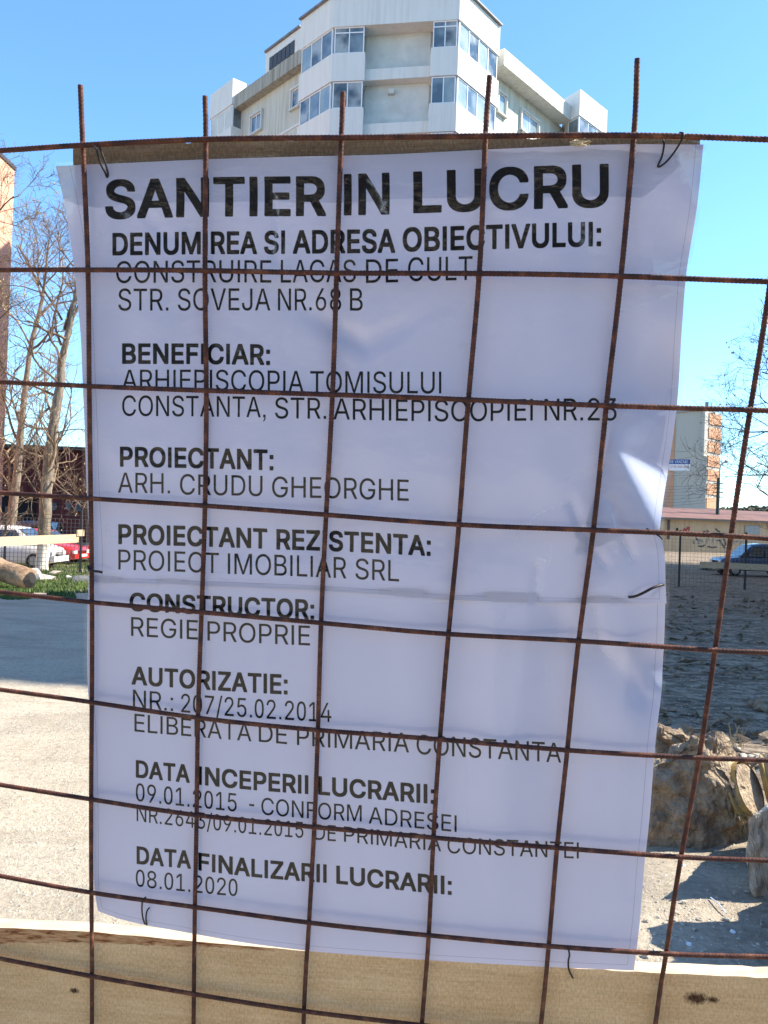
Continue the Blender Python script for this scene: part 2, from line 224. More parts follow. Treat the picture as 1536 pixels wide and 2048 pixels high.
# rough-sawn timber; UV in metres along / up the board
def timber(name, base, dark, light, knots=(), worn_edge=None):
    m, nt, p = newmat(name); p.inputs['Roughness'].default_value = .85; p.inputs['Specular IOR Level'].default_value = .25
    uv = N(nt, 'UVMap').outputs[0]
    def mp(s):
        q = N(nt, 'Mapping'); q.inputs['Scale'].default_value = s; nt.links.new(uv, q.inputs[0]); return q.outputs[0]
    grain = noise_n(nt, mp((1.6, 26, 1)), 3.0, 6, .65, 1.2)
    fuzz = noise_n(nt, mp((170, 70, 1)), 1.7, 4, .7)
    saw = noise_n(nt, mp((150, 12, 1)), 2.0, 3, .6)
    patch = noise_n(nt, mp((3, 6, 1)), 2.0, 4)
    col = ramp(nt, grain, [(.30, dark), (.5, base), (.72, light)])
    fine = noise_n(nt, mp((4, 230, 1)), 2.0, 4, .6, .4)
    col = mixc(nt, .35, col, ramp(nt, fine, [(.38, dark), (.5, base), (.60, light)]))
    col = mixc(nt, .34, col, ramp(nt, fuzz, [(.40, tuple(k * .75 for k in dark)), (.5, base), (.58, tuple(min(1, k * 1.15) for k in light))]))  # speckle puts light and shade of the sawn relief into the colour
    col = mixc(nt, .30, col, ramp(nt, patch, [(.35, tuple(k * .72 for k in base)), (.65, light)]))
    h = math_n(nt, 'ADD', math_n(nt, 'MULTIPLY', fuzz, 1.0), math_n(nt, 'MULTIPLY', saw, .55))
    sep = N(nt, 'SeparateXYZ'); nt.links.new(uv, sep.inputs[0])
    if worn_edge:          # reddish bark strip left under the top edge of the board, tapering out
        x1, w0 = worn_edge
        lim = math_n(nt, 'MULTIPLY', math_n(nt, 'SUBTRACT', 1.0, math_n(nt, 'DIVIDE', sep.outputs[0], x1)), -w0)
        wz = math_n(nt, 'ADD', sep.outputs[1], math_n(nt, 'MULTIPLY', math_n(nt, 'SUBTRACT', noise_n(nt, mp((30, 60, 1)), 1, 5), .5), -.016))
        f = ramp(nt, math_n(nt, 'MULTIPLY', math_n(nt, 'SUBTRACT', wz, lim), 300), [(0, (0, 0, 0)), (.8, (1, 1, 1))])
        f = math_n(nt, 'MULTIPLY', f, math_n(nt, 'LESS_THAN', sep.outputs[0], x1))
        bark = ramp(nt, noise_n(nt, mp((12, 70, 1)), 2, 5, .7), [(.38, (.16, .055, .022)), (.47, (.52, .24, .10)), (.58, (.66, .40, .21))])
        col = mixc(nt, f, col, bark)
    for (kx, ky, kr) in knots:
        d = N(nt, 'VectorMath', operation='DISTANCE'); cmb = N(nt, 'CombineXYZ')
        cmb.inputs[0].default_value = kx; cmb.inputs[1].default_value = ky * 1.6
        nt.links.new(mp((1, 1.6, 1)), d.inputs[0]); nt.links.new(cmb.outputs[0], d.inputs[1])
        dd = math_n(nt, 'ADD', d.outputs['Value'], math_n(nt, 'MULTIPLY', math_n(nt, 'SUBTRACT', fuzz, .5), kr * .9))
        f = ramp(nt, math_n(nt, 'DIVIDE', dd, kr), [(.45, (1, 1, 1)), (1.0, (0, 0, 0))])
        col = mixc(nt, f, col, ramp(nt, fuzz, [(.42, (.045, .018, .008)), (.58, (.17, .085, .035))]))
    nt.links.new(col, p.inputs['Base Color'])
    nt.links.new(bump(nt, h, 1.0, .006), p.inputs['Normal'])
    return m
def plank_uv(px, py):
    o = F(-260, 1840, .0145); ax = (F(1900, 1965, .0145) - o).normalized(); q = F(px, py, .0145)
    up = (F(700, 1800, .0145) - F(700, 2200, .0145)).normalized(); u = (q - o).dot(ax)
    return u, (q - o - ax * u).dot(up - ax * up.dot(ax))
M['plank'] = timber('rough_sawn_board', (.80, .49, .235), (.54, .31, .14), (.95, .70, .42),
                    [(*plank_uv(1392, 1983), .024), (*plank_uv(1425, 1986), .012), (*plank_uv(165, 1985), .012)], (plank_uv(640, 1900)[0], .052))
M['batten'] = timber('weathered_batten', (.24, .14, .07), (.09, .05, .025), (.40, .27, .15))
M['plank_edge'] = mat('sawn_edge', (.74, .56, .38), (.62, .45, .28), 9, .8, .2, .002, 60, (1, 8, 8))
# ------------------------------------------------------------------ ground
def axis(a, b, dense0, dense1, step, grow):
    xs = [dense0]
    while xs[-1] < dense1: xs.append(xs[-1] + step)
    s = step; x = xs[-1]
    while x < b: s *= grow; x += s; xs.append(x)
    s = step; x = xs[0]; pre = []
    while x > a: s *= grow; x -= s; pre.append(x)
    return pre[::-1] + xs
GX = axis(-2500, 2500, -5, 6, .05, 1.16); GY = axis(-2500, 4000, 2.4, 12, .05, 1.12)
def gh(x, y):
    z = gz(x, y)
    fade = max(0, min(1, (y - 1.5) / 2)) * max(0, 1 - max(0, y - 60) / 60)
    if fade > 0 and abs(x) < 40:
        z += fade * (.035 * noise.noise(Vector((x * .7, y * .7, 3))) + .012 * noise.noise(Vector((x * 3.1, y * 3.1, 9))) + .006 * noise.noise(Vector((x * 9, y * 9, 1))))
        # churned earth on the right, with ruts
        r = max(0, min(1, (x - .6) / .8)) * max(0, min(1, (y - 3) / 1)) * max(0, min(1, (30 - y) / 10))
        if r > 0:
            z += r * (.05 * noise.noise(Vector((x * .5, y * 1.5, 5))) + .03 * noise.noise(Vector((x * 2.2, y * 2.6, 7))) + .014 * abs(noise.noise(Vector((x * 7, y * 7, 2)))))
    return z
gv = [(x, y, gh(x, y)) for y in GY for x in GX]; nx = len(GX)
gf = [(j * nx + i, j * nx + i + 1, (j + 1) * nx + i + 1, (j + 1) * nx + i) for j in range(len(GY) - 1) for i in range(nx - 1)]
def ground_mat():
    m, nt, p = newmat('bare_site_earth'); v = coords(nt); p.inputs['Roughness'].default_value = .95
    p.inputs['Specular IOR Level'].default_value = .15
    a = noise_n(nt, v, .9, 7, .65); b = noise_n(nt, v, 26, 6, .7); c = noise_n(nt, coords(nt, 'Object', (1, 1.6, 1)), 5, 5, .7)
    sand = ramp(nt, b, [(.30, (.27, .215, .15)), (.45, (.46, .385, .285)), (.66, (.58, .50, .385))])
    sand = mixc(nt, .35, sand, ramp(nt, a, [(.38, (.30, .26, .20)), (.62, (.46, .42, .35))]))
    fleck = ramp(nt, noise_n(nt, coords(nt, 'Object', (1, 2.2, 1)), 38, 3, .6), [(.30, (1, 1, 1)), (.36, (0, 0, 0))])
    sand = mixc(nt, math_n(nt, 'MULTIPLY', fleck, .6), sand, (.10, .08, .06))
    dmp = ramp(nt, noise_n(nt, coords(nt, 'Object', (.5, 1.3, 1)), 1.1, 6, .7, .8), [(.50, (0, 0, 0)), (.62, (1, 1, 1))])
    sand = mixc(nt, math_n(nt, 'MULTIPLY', dmp, .30), sand, (.20, .165, .125))
    earth = ramp(nt, b, [(.34, (.09, .062, .04)), (.5, (.26, .195, .135)), (.66, (.46, .375, .28))])
    earth = mixc(nt, .55, earth, ramp(nt, c, [(.42, (.055, .04, .028)), (.5, (.21, .165, .12)), (.60, (.42, .35, .27))]))
    earth = mixc(nt, math_n(nt, 'MULTIPLY', dmp, .65), earth, (.045, .034, .026))
    sep = N(nt, 'SeparateXYZ'); nt.links.new(v, sep.inputs[0])
    # damp churned earth lies to the right of the sandy track, and over the far yard
    e = math_n(nt, 'ADD', math_n(nt, 'MULTIPLY', sep.outputs[0], .35), math_n(nt, 'MULTIPLY', math_n(nt, 'SUBTRACT', noise_n(nt, v, .35, 5), .5), 2.4))
    f = ramp(nt, e, [(.45, (0, 0, 0)), (.95, (1, 1, 1))])
    nt.links.new(mixc(nt, f, sand, earth), p.inputs['Base Color'])
    h = math_n(nt, 'ADD', b, math_n(nt, 'MULTIPLY', noise_n(nt, v, 90, 4, .7), .5))
    nt.links.new(bump(nt, h, .8, .03), p.inputs['Normal'])
    return m
M['ground'] = ground_mat()
g = mesh('ground', gv, gf, M['ground'], smooth=True); tag(g, kind='structure')
M['asphalt'] = mat('unseen_road_asphalt', (.045, .045, .048), (.07, .07, .07), 30, .9, .4, .004, 200)
rv = [(-60, -16, 0), (60, -16, 0), (60, -3.2, 0), (-60, -3.2, 0)]
rv = [(x, y, gz(0, 0) + .012 + .0) for x, y, z in rv]
tag(mesh('unseen_road', rv, [(0, 1, 2, 3)], M['asphalt']), kind='structure')  # unseen road, added to darken what the upper sheet's film reflects
# ------------------------------------------------------------------ the apartment block behind the notice
def zc(k): return k + CAM.z
apt = thing('apartment_building', 'pale many-storey apartment block with glazed corner bays, rising behind the notice', 'building', (0, 47, -1))
def loc(o, base):
    """keep world coordinates while parented to an Empty at base"""
    o.matrix_parent_inverse = base.matrix_basis.inverted() if False else Matrix.Translation(-Vector(base.location)); return o
C1 = (-3.65, 44.1); L1 = (-5.65, 46.4); C2 = (3.05, 43.0); R1 = (5.6, 46.3)
LI = (-1.85, 43.85); RI = (1.62, 43.22)
def P(name, mb, mt, parent=apt, smooth=False, uv=False):
    o = mb.build(name, mt, parent, smooth, uv)
    if parent is apt: loc(o, apt)
    return o
BOT = -2.85
def offs(a, b, d):
    """segment a-b shifted to its right-hand (outer) side by d"""
    t = Vector((b[0] - a[0], b[1] - a[1])).normalized(); n = Vector((t.y, -t.x))
    return (a[0] + n.x * d, a[1] + n.y * d), (b[0] + n.x * d, b[1] + n.y * d)
def window(a, b, t0, t1, z0, z1, nb=1, depth=0.06, parent=apt, gl='glass', transom=None, fr=.055):
    """framed window on the wall line a-b (outer side to the right of a->b), between fractions t0..t1 in metres"""
    A = Vector((a[0], a[1], 0)); B = Vector((b[0], b[1], 0)); t = (B - A).normalized(); n = Vector((t.y, -t.x, 0))
    f = MB(); g_ = []
    L = t1 - t0; c0 = A + t * t0 + n * (-depth)
    zz = zc(0)
    def bar(s0, s1, h0, h1, th=.04):
        f.box(c0 + t * ((s0 + s1) / 2) + Vector((0, 0, (h0 + h1) / 2 + zz)), t * ((s1 - s0) / 2), n * th, Vector((0, 0, (h1 - h0) / 2)))
    bar(0, L, z0, z0 + fr); bar(0, L, z1 - fr, z1)
    ws = L / nb
    for i in range(nb + 1):
        x = min(max(i * ws, fr / 2), L - fr / 2); bar(x - fr / 2, x + fr / 2, z0 + fr, z1 - fr, .042)
    if transom is not None:
        bar(fr, L - fr, z1 - transom - .03, z1 - transom + .03, .038)
    fo_ = f.build('window', M['pvc'], parent)
    if parent is apt: loc(fo_, apt)
    for i in range(nb):
        q = MB(); s0 = i * ws + fr * .5; s1 = (i + 1) * ws - fr * .5
        q.box(c0 + t * ((s0 + s1) / 2) + Vector((0, 0, (z0 + z1) / 2 + zz)), t * ((s1 - s0) / 2), n * .012, Vector((0, 0, (z1 - z0) / 2 - fr * .6)))
        gname = gl if isinstance(gl, str) else gl[i % len(gl)]
        if rnd.random() < .3: gname = 'glass_mid'
        q.build('pane', M[gname], fo_)
    return fo_
storeys = [24.8 - 2.95 * k for k in range(9)]
core = MB(); core.prism([(-4.7, 47.3), (-1.85, 44.85), (1.62, 44.2), (4.6, 46.9), (9.5, 57), (-9.5, 60)], BOT + 1, zc(27.6)); P('wall', core, M['render_white'])
LB = [L1, C1, LI, (-1.85, 46.2), (-4.4, 48.2)]; RB = [RI, C2, R1, (4.4, 48.2), (1.62, 46.2)]
for k, s in enumerate(storeys):
    for poly, nm in ((LB, 'balcony_parapet'), (RB, 'balcony_parapet')):
        b = MB(); b.prism(poly[::-1] if False else poly, zc(s - 1.5), zc(s)); P(nm, b, M['render_bay'])
        # core of the bay behind the glazing
        ins = [((x - sum(p[0] for p in poly) / 5) * .86 + sum(p[0] for p in poly) / 5, (y - sum(p[1] for p in poly) / 5) * .86 + sum(p[1] for p in poly) / 5) for x, y in poly]
        b = MB(); b.prism(ins, zc(s), zc(s + 1.45)); P('bay_interior', b, M['render_white'])
    m_ = MB(); m_.prism([(-1.86, 44.25), (1.63, 43.62), (1.63, 44.6), (-1.86, 45.2)], zc(s - 1.32), zc(s - .72)); P('floor_slab', m_, M['render_bay'])
    if k < 4:
        window(L1, C1, .10, 2.95, s, s + 1.42, 3, .10, gl=['glass', 'glass', 'glass_light'] if k else ['glass_light', 'glass', 'glass'])
        window(C1, LI, .10, 1.72, s, s + 1.42, 2, .10, gl='glass', transom=.3 if k == 0 else None)
        window(RI, C2, .08, 1.35, s, s + 1.42, 2, .10, gl=['glass', 'glass'] if k == 0 else ['glass', 'glass_light'], transom=.3 if k == 0 else None)
        window(C2, R1, .12, 4.05, s, s + 1.42, 4, .10, gl=['glass_light', 'glass', 'glass_light', 'glass_light'])
# roof parapet over the front with its dark flashing
top = MB(); top.prism([L1, C1, C2, R1, (4.6, 49.5), (-4.6, 49.8)], zc(26.22), zc(27.9)); P('roof_parapet', top, M['parapet'])
fl = MB()
for a, b in ((L1, C1), (C1, C2), (C2, R1)):
    a2, b2 = offs(a, b, .05); A = Vector((a2[0], a2[1], zc(27.93))); B = Vector((b2[0], b2[1], zc(27.93)))
    t = (B - A).normalized(); n = Vector((t.y, -t.x, 0))
    fl.box((A + B) / 2, t * ((B - A).length / 2), n * .12, Vector((0, 0, .045)))
P('flashing', fl, M['flash_grey'])
# left wing
WL0 = (-5.0, 47.35); WL1 = (-10.9, 54.2)
def wing(a, b, depth, z0, z1, name, m):
    (a2, b2) = offs(a, b, -depth); q = MB(); q.prism([a, b, b2, a2], z0, z1); return P(name, q, m)
# wall lines are written so that the outer side is to the right of a->b
wl = (WL1, WL0); wr = ((5.15, 47.4), (11.2, 54.6))
wing(*wl, 6, BOT + 1, zc(26.1), 'wall', M['wing_wall'])
wing(*wr, 6, BOT + 1, zc(26.1), 'wall', M['wing_wall'])
def along(a, b, s0, s1, o0, o1, z0, z1, name, m):
    A = Vector((a[0], a[1])); t = (Vector(b) - A).normalized(); n = Vector((t.y, -t.x))
    pts = [A + t * s0 + n * o0, A + t * s1 + n * o0, A + t * s1 + n * o1, A + t * s0 + n * o1]
    q = MB(); q.prism([(p.x, p.y) for p in pts], z0, z1); return P(name, q, m)
lenL = math.dist(*wl); lenR = math.dist(*wr)
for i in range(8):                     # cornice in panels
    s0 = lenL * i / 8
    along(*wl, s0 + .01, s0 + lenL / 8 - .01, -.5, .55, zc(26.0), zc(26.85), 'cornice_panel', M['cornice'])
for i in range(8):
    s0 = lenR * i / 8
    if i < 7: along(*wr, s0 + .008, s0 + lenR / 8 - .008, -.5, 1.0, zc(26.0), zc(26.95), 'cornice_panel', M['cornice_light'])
for s in (lenL * .2, lenL * .55):
    pass
# string course and windows in deep reveals on the left wing
def reveal_window(w_, s0, s1, z0, z1, nb, lenw, gl='glass'):
    a, b = w_
    # dark frame of the recess: four jambs proud of nothing, the pane set back behind the wall face
    A = Vector((a[0], a[1], 0)); t = (Vector((b[0], b[1], 0)) - A).normalized(); n = Vector((t.y, -t.x, 0))
    return window(a, b, s0, s1, z0, z1, nb, -.03, gl=gl)
def find_s(w_, px, z):
    a, b = w_; best = None; L = math.dist(a, b)
    for i in range(401):
        s = L * i / 400; x = a[0] + (b[0] - a[0]) * s / L; y = a[1] + (b[1] - a[1]) * s / L
        v = Vector((x, y, zc(z))) - CAM; u = 768 + FP * v.dot(RT) / v.dot(FW)
        if best is None or abs(u - px) < best[0]: best = (abs(u - px), s)
    return best[1]
def surround(w_, s0, s1, z0, z1):
    """projecting reveal boards round a window: left jamb, head, right jamb, sill"""
    for (p0, p1, q0, q1) in ((s0 - .12, s0, z0, z1), (s1, s1 + .12, z0, z1)):
        along(*w_, p0, p1, 0, .16, zc(q0), zc(q1), 'reveal', M['render_white'])
    along(*w_, s0 - .12, s1 + .12, 0, .18, zc(z1), zc(z1 + .12), 'window_head', M['render_white'])
    along(*w_, s0 - .12, s1 + .12, 0, .2, zc(z0 - .1), zc(z0), 'window_sill', M['render_white'])
for base in (24.0, 21.05):
    for px0, px1, nb in ((585, 600, 1), (503, 524, 2)):
        s0, s1 = sorted((find_s(wl, px0, base), find_s(wl, px1, base)))
        reveal_window(wl, s0, s1, base, base + 1.1, nb, lenL); surround(wl, s0, s1, base, base + 1.1)
    for px0, px1, nb in ((1040, 1073, 2), (1109, 1123, 1), (994, 1008, 1)):
        s0, s1 = sorted((find_s(wr, px0, base), find_s(wr, px1, base)))
        reveal_window(wr, s0, s1, base, base + 1.15, nb, lenR, gl=['glass_light', 'glass']); surround(wr, s0, s1, base, base + 1.15)
along(*wl, 0, lenL, 0, .05, zc(22.85), zc(22.98), 'string_course', M['render_bay'])
# white balcony panel and air-conditioner on the right wing
s0, s1 = sorted((find_s(wr, 1040, 23), find_s(wr, 1075, 23)))
along(*wr, s0, s1, 0, .35, zc(22.3), zc(23.85), 'balcony_parapet', M['render_bay'])
# end bays
LE = [(-12.6, 55.1), (-10.66, 52.8), (-9.9, 53.45), (-11.8, 57)]
RE = [(10.74, 53.7), (11.55, 52.3), (13.97, 54.9), (14.2, 58), (11.6, 58)]
for poly, fa, fb, dz in ((LE, 0, 1, 0), (RE, 1, 2, -.2)):
    b = MB(); b.prism(poly, zc(26.25 + dz), zc(27.9 + dz)); P('roof_parapet', b, M['parapet'])
    for k, s in enumerate(storeys):
        b = MB(); b.prism(poly, zc(s - 1.5 + dz), zc(s + dz)); P('balcony_parapet', b, M['parapet'])
        cx = sum(p[0] for p in poly) / len(poly); cy = sum(p[1] for p in poly) / len(poly)
        b = MB(); b.prism([((x - cx) * .88 + cx, (y - cy) * .88 + cy) for x, y in poly], zc(s + dz), zc(s + 1.45 + dz)); P('bay_interior', b, M['render_white'])
        if k < 3:
            L = math.dist(poly[fa], poly[fb])
            window(poly[fa], poly[fb], .08, L - .06, s + dz, s + 1.42 + dz, 3, .1, gl=['glass_light', 'glass', 'glass_light'])
            if fa == 1: window(poly[0], poly[1], .5, 1.5, s + dz, s + 1.42 + dz, 1, .1, gl='glass')
            else: window(poly[1], poly[2], .1, .9, s + dz, s + 1.42 + dz, 1, .1, gl='glass')
# rooftop plant room with its dark louvres
b = MB(); b.prism([(-8.2, 50.3), (-5.75, 47.45), (-4.2, 48.8), (-6.6, 51.7)], zc(26.3), zc(28.15)); P('roof_room', b, M['parapet'])
lo_ = ((-8.2, 50.3), (-5.75, 47.45)); LL = math.dist(*lo_)
for i in range(6):
    along(*lo_, .5 + i * .45, .5 + i * .45 + .38, 0, .05, zc(26.9), zc(27.65), 'louvre', M['dark_metal'])
along(*lo_, 0, LL, -.1, .14, zc(28.15), zc(28.26), 'roof_edge', M['flash_grey'])
b = MB(); b.prism([(-.55, 44.35), (-.25, 44.3), (-.25, 45.5), (-.55, 45.5)], zc(22.9), zc(23.15)); P('vent', b, M['render_white'])
ac = thing('air_conditioner', 'white air-conditioner unit hung under the wing window of the apartment block', 'air conditioner', (0, 0, 0))
a_, b_ = wr; A = Vector(a_); t = (Vector(b_) - A).normalized(); n = Vector((t.y, -t.x)); s = find_s(wr, 1056, 22.9)
c = A + t * s + n * .62; ac.location = (c.x, c.y, zc(22.75))
q = MB(); q.box((0, 0, .33), (t.x * .42, t.y * .42, 0), (n.x * .17, n.y * .17, 0), (0, 0, .3)); q.build('casing', M['pvc'], ac)
q = MB(); q.tube([Vector((n.x * .172, n.y * .172, .33)), Vector((n.x * .19, n.y * .19, .33))], .22, 16); q.build('fan_grille', M['grey_metal'], ac)
q = MB(); q.box((-n.x * .12, -n.y * .12, 0), (t.x * .3, t.y * .3, 0), (n.x * .28, n.y * .28, 0), (0, 0, .02)); q.build('bracket', M['grey_metal'], ac)
# ------------------------------------------------------------------ other buildings
def bld(name, label, base, group=None):
    return thing(name, label, 'building', base, group)
def PB(nm, mb, mt, root, smooth=False):
    o = mb.build(nm, mt, root, smooth); o.matrix_parent_inverse = Matrix.Translation(-Vector(root.location)); return o
# tall orange wall at the left edge
tw = bld('tower_building', 'tall orange rendered building cut off by the left edge of the photo', (-26, 40, -1))
b = MB(); b.prism([(-20.85, 28), (-20.85, 45), (-34, 46), (-34, 27)], -1.1, zc(18.3)); PB('wall', b, M['orange_wall'], tw)
b = MB(); b.prism([(-20.78, 27.9), (-20.78, 45.1), (-34.1, 46.1), (-34.1, 26.9)], zc(18.3), zc(18.5)); PB('roof_edge', b, M['dark_metal'], tw)
# low dark red building behind the cars
mr = bld('low_building', 'low dark red building with shaded openings behind the parked cars at left', (-18, 58, -1))
b = MB(); b.prism([(-40, 57), (-6, 60), (-6, 70), (-40, 70)], -1.1, zc(4.0)); PB('wall', b, M['maroon'], mr)
b = MB(); b.prism([(-40.3, 56.6), (-5.7, 59.6), (-5.7, 70), (-40.3, 70)], zc(4.0), zc(4.25)); PB('roof_edge', b, M['dark_metal'], mr)
def on_wall(root, a, b_, px0, px1, py0, py1, name, mt, out=.04, th=.03):
    """panel on the vertical wall line a-b covering the pixel box"""
    a = Vector((a[0], a[1], 0)); b_ = Vector((b_[0], b_[1], 0)); t = (b_ - a).normalized(); n = Vector((t.y, -t.x, 0))
    def hit(px, py):
        r = ray(px, py); k = (a - CAM).dot(n) / r.dot(n); return CAM + r * k
    p = hit(px0, py1); q = hit(px1, py0); c = (p + q) / 2
    hx = abs((q - p).dot(t)) / 2; hz = abs(q.z - p.z) / 2
    m_ = MB(); m_.box(c + n * out, t * hx, n * th, Vector((0, 0, hz))); return PB(name, m_, mt, root)
A0, A1 = (-40, 57), (-6, 60)
on_wall(mr, A0, A1, -60, 74, 992, 1062, 'opening', M['dark'])
for x0, x1, y0, y1 in ((102, 114, 1006, 1020), (150, 163, 998, 1022), (132, 142, 1004, 1020)):
    on_wall(mr, A0, A1, x0, x1, y0, y1, 'window', M['glass'])
for i in range(7):
    on_wall(mr, A0, A1, -40 + i * 32, -37 + i * 32, 900, 990, 'pilaster', M['maroon'], .1, .08)
# far striped block on the right
fb_ = bld('striped_tower_block', 'far grey block with orange and cream striped side above the low shed', (60, 160, -1))
def Wd(px, py, d): return W(px, py, d)
hz = 22.6
pa = Wd(1340, 1000, 163); pb = Wd(1411, 1000, 157); pc_ = Wd(1437, 1000, 161)
a2 = (pa.x - 1, pa.y); b2 = (pb.x, pb.y); c2 = (pc_.x, pc_.y)
b = MB(); b.prism([(a2[0] - 6, a2[1] + 2), a2, b2, c2, (c2[0] - 2, c2[1] + 14), (a2[0] - 6, a2[1] + 14)], -1, zc(hz)); PB('wall', b, M['beige_far'], fb_)
t2 = (Vector(b2) - Vector(a2)).normalized(); n2 = Vector((t2.y, -t2.x))
def seg(p, t, n, s0, s1, o, z0, z1, nm, mt):
    q = MB(); pts = [Vector(p) + t * s0, Vector(p) + t * s1, Vector(p) + t * s1 + n * o, Vector(p) + t * s0 + n * o]
    q.prism([(v.x, v.y) for v in pts], z0, z1); return PB(nm, q, mt, fb_)
L12 = math.dist(a2, b2); t3 = (Vector(c2) - Vector(b2)).normalized(); n3 = Vector((t3.y, -t3.x)); L23 = math.dist(b2, c2)
seg(a2, t2, n2, L12 - .5, L12, 1.3, zc(13.8), zc(hz + .6), 'fin', M['beige_far'])
seg(a2, t2, n2, -6, 1.7, .12, zc(-1), zc(hz - .6), 'orange_band', M['orange'])
for i in range(8):
    z1 = hz - .5 - i * 2.68; seg(b2, t3, n3, .25, L23 - .1, .15, zc(z1 - 2.05), zc(z1), 'orange_panel', M['orange'])
seg(a2, t2, n2, 0, L12 - .6, .5, zc(hz), zc(hz + .5), 'roof_edge', M['grey_metal'])
q = MB(); q.bx(b2[0] - .5, b2[0], b2[1], b2[1] + .5, zc(hz + .5), zc(hz + 1.6)); PB('chimney', q, M['grey_metal'], fb_)
# banner on the far block
bn = thing('banner', 'small blue and white for-sale banner high on the far block beside the notice', 'banner', (Wd(1358, 930, 156).x, Wd(1358, 930, 156).y, 10))
bp = Wd(1338, 941, 155.5); bq = Wd(1380.5, 919, 155.5 - 1.6)
bt = Vector((bq.x - bp.x, bq.y - bp.y, 0)); bl = bt.length; bt.normalize(); bnn = Vector((bt.y, -bt.x, 0))
M['ban_white'] = mat('banner_white', (.72, .72, .72)); M['ban_blue'] = mat('banner_blue', (.02, .07, .25)); M['ban_red'] = mat('banner_red', (.5, .08, .06))
def bbox_(x0, x1, z0, z1, o, nm, mt):
    q = MB(); c = bp + bt * ((x0 + x1) / 2) + bnn * o; c.z = (z0 + z1) / 2
    q.box(c, bt * ((x1 - x0) / 2), bnn * .03, Vector((0, 0, (z1 - z0) / 2))); return PB(nm, q, mt, bn)
bz0, bz1 = bp.z, bq.z; bh = bz1 - bz0
bbox_(0, bl, bz0, bz1, 0, 'sheet', M['ban_white']); bbox_(0, bl, bz1 - bh * .42, bz1, .04, 'blue_strip', M['ban_blue'])
def words3d(txt, x0, x1, z0, z1, o, mt, origin, tx, nn, parent, name, key='b', thick=.01):
    """flat printed words as mesh: glyph outlines placed on a plane"""
    adv = 0; polys = []
    for ch in txt:
        if ch == ' ': adv += 400; continue
        gname = key + ch if key + ch in GLY else 'r' + ch
        gl_ = GLY[gname]; polys.append((adv, gl_[1:])); adv += gl_[0]
    s = (x1 - x0) / adv; H = (z1 - z0) / 1000
    cu = bpy.data.curves.new(name, 'CURVE'); cu.dimensions = '2D'; cu.fill_mode = 'BOTH'
    for a, ls in polys:
        for l in ls:
            sp = cu.splines.new('POLY'); k = len(l) // 2; sp.points.add(k - 1); sp.use_cyclic_u = True
            for i in range(k): sp.points[i].co = (x0 + (a + l[2 * i]) * s, z0 + l[2 * i + 1] * H, 0, 1)
    tmp = bpy.data.objects.new(name, cu); COL.objects.link(tmp)
    me = bpy.data.meshes.new_from_object(tmp); bpy.data.objects.remove(tmp); bpy.data.curves.remove(cu)
    vs = []
    for v in me.vertices:
        p = Vector(origin) + Vector(tx) * v.co.x + Vector(nn) * o; p.z = origin[2] + v.co.y; vs.append(p)
    fs = [tuple(p.vertices) for p in me.polygons]; bpy.data.meshes.remove(me)
    ob = mesh(name, vs, fs, mt, parent)
    if parent is not None: ob.matrix_parent_inverse = Matrix.Translation(-Vector(parent.location))
    return ob
words3d('DE VANZARE', bl * .03, bl * .92, bh * .66, bh * .92, .09, M['ban_white'], (bp.x, bp.y, bz0), bt, bnn, bn, 'lettering')
words3d('0788 888 888', bl * .05, bl * .93, bh * .24, bh * .46, .05, M['ban_red'], (bp.x, bp.y, bz0), bt, bnn, bn, 'digits')
# shed with the brown roof
M['shed_wall'] = streaky('shed_render', (.46, .37, .25), (.30, .23, .15), .6)
M['shed_roof'] = mat('brown_sheet_roof', (.13, .055, .04), (.19, .09, .065), .5, .75)
sh = bld('shed', 'long cream shed with brown metal roof and graffiti across the yard', (42, 88, -1))
S0 = (28, 86.0); S1 = (66, 96)
st = (Vector(S1) - Vector(S0)).normalized(); sn = Vector((st.y, -st.x)); SL = math.dist(S0, S1)
def sp_(s, o): v = Vector(S0) + st * s + sn * o; return (v.x, v.y)
ez = zc(1.02)
b = MB(); b.prism([sp_(0, 0), sp_(SL, 0), sp_(SL, -9), sp_(0, -9)], -1.1, ez - .06); PB('wall', b, M['shed_wall'], sh)
for i in range(19):
    r0 = SL * i / 19; r1 = SL * (i + 1) / 19 - .03
    q = MB(); v = []
    for s, o, z in ((r0, .5, ez), (r1, .5, ez), (r1, -8, ez + 1.25), (r0, -8, ez + 1.25)):
        x, y = sp_(s, o); v += [(x, y, z), (x, y, z + .07)]
    q.add(v, [(0, 2, 4, 6), (1, 7, 5, 3), (0, 1, 3, 2), (2, 3, 5, 4), (4, 5, 7, 6), (6, 7, 1, 0)]); PB('roof_sheet', q, M['shed_roof'], sh)
q = MB(); q.prism([sp_(0, .5), sp_(SL, .5), sp_(SL, .62), sp_(0, .62)], ez - .14, ez + .05); PB('gutter', q, M['dark_metal'], sh)
on_wall(sh, S0, S1, 1489, 1519, 1052, 1068, 'window', M['grey_metal'], .05, .04)
on_wall(sh, S0, S1, 1334, 1339, 1040, 1078, 'drainpipe', M['dark_metal'], .1, .05)
on_wall(sh, S0, S1, 1352, 1356, 1056, 1064, 'opening', M['dark'], .03)
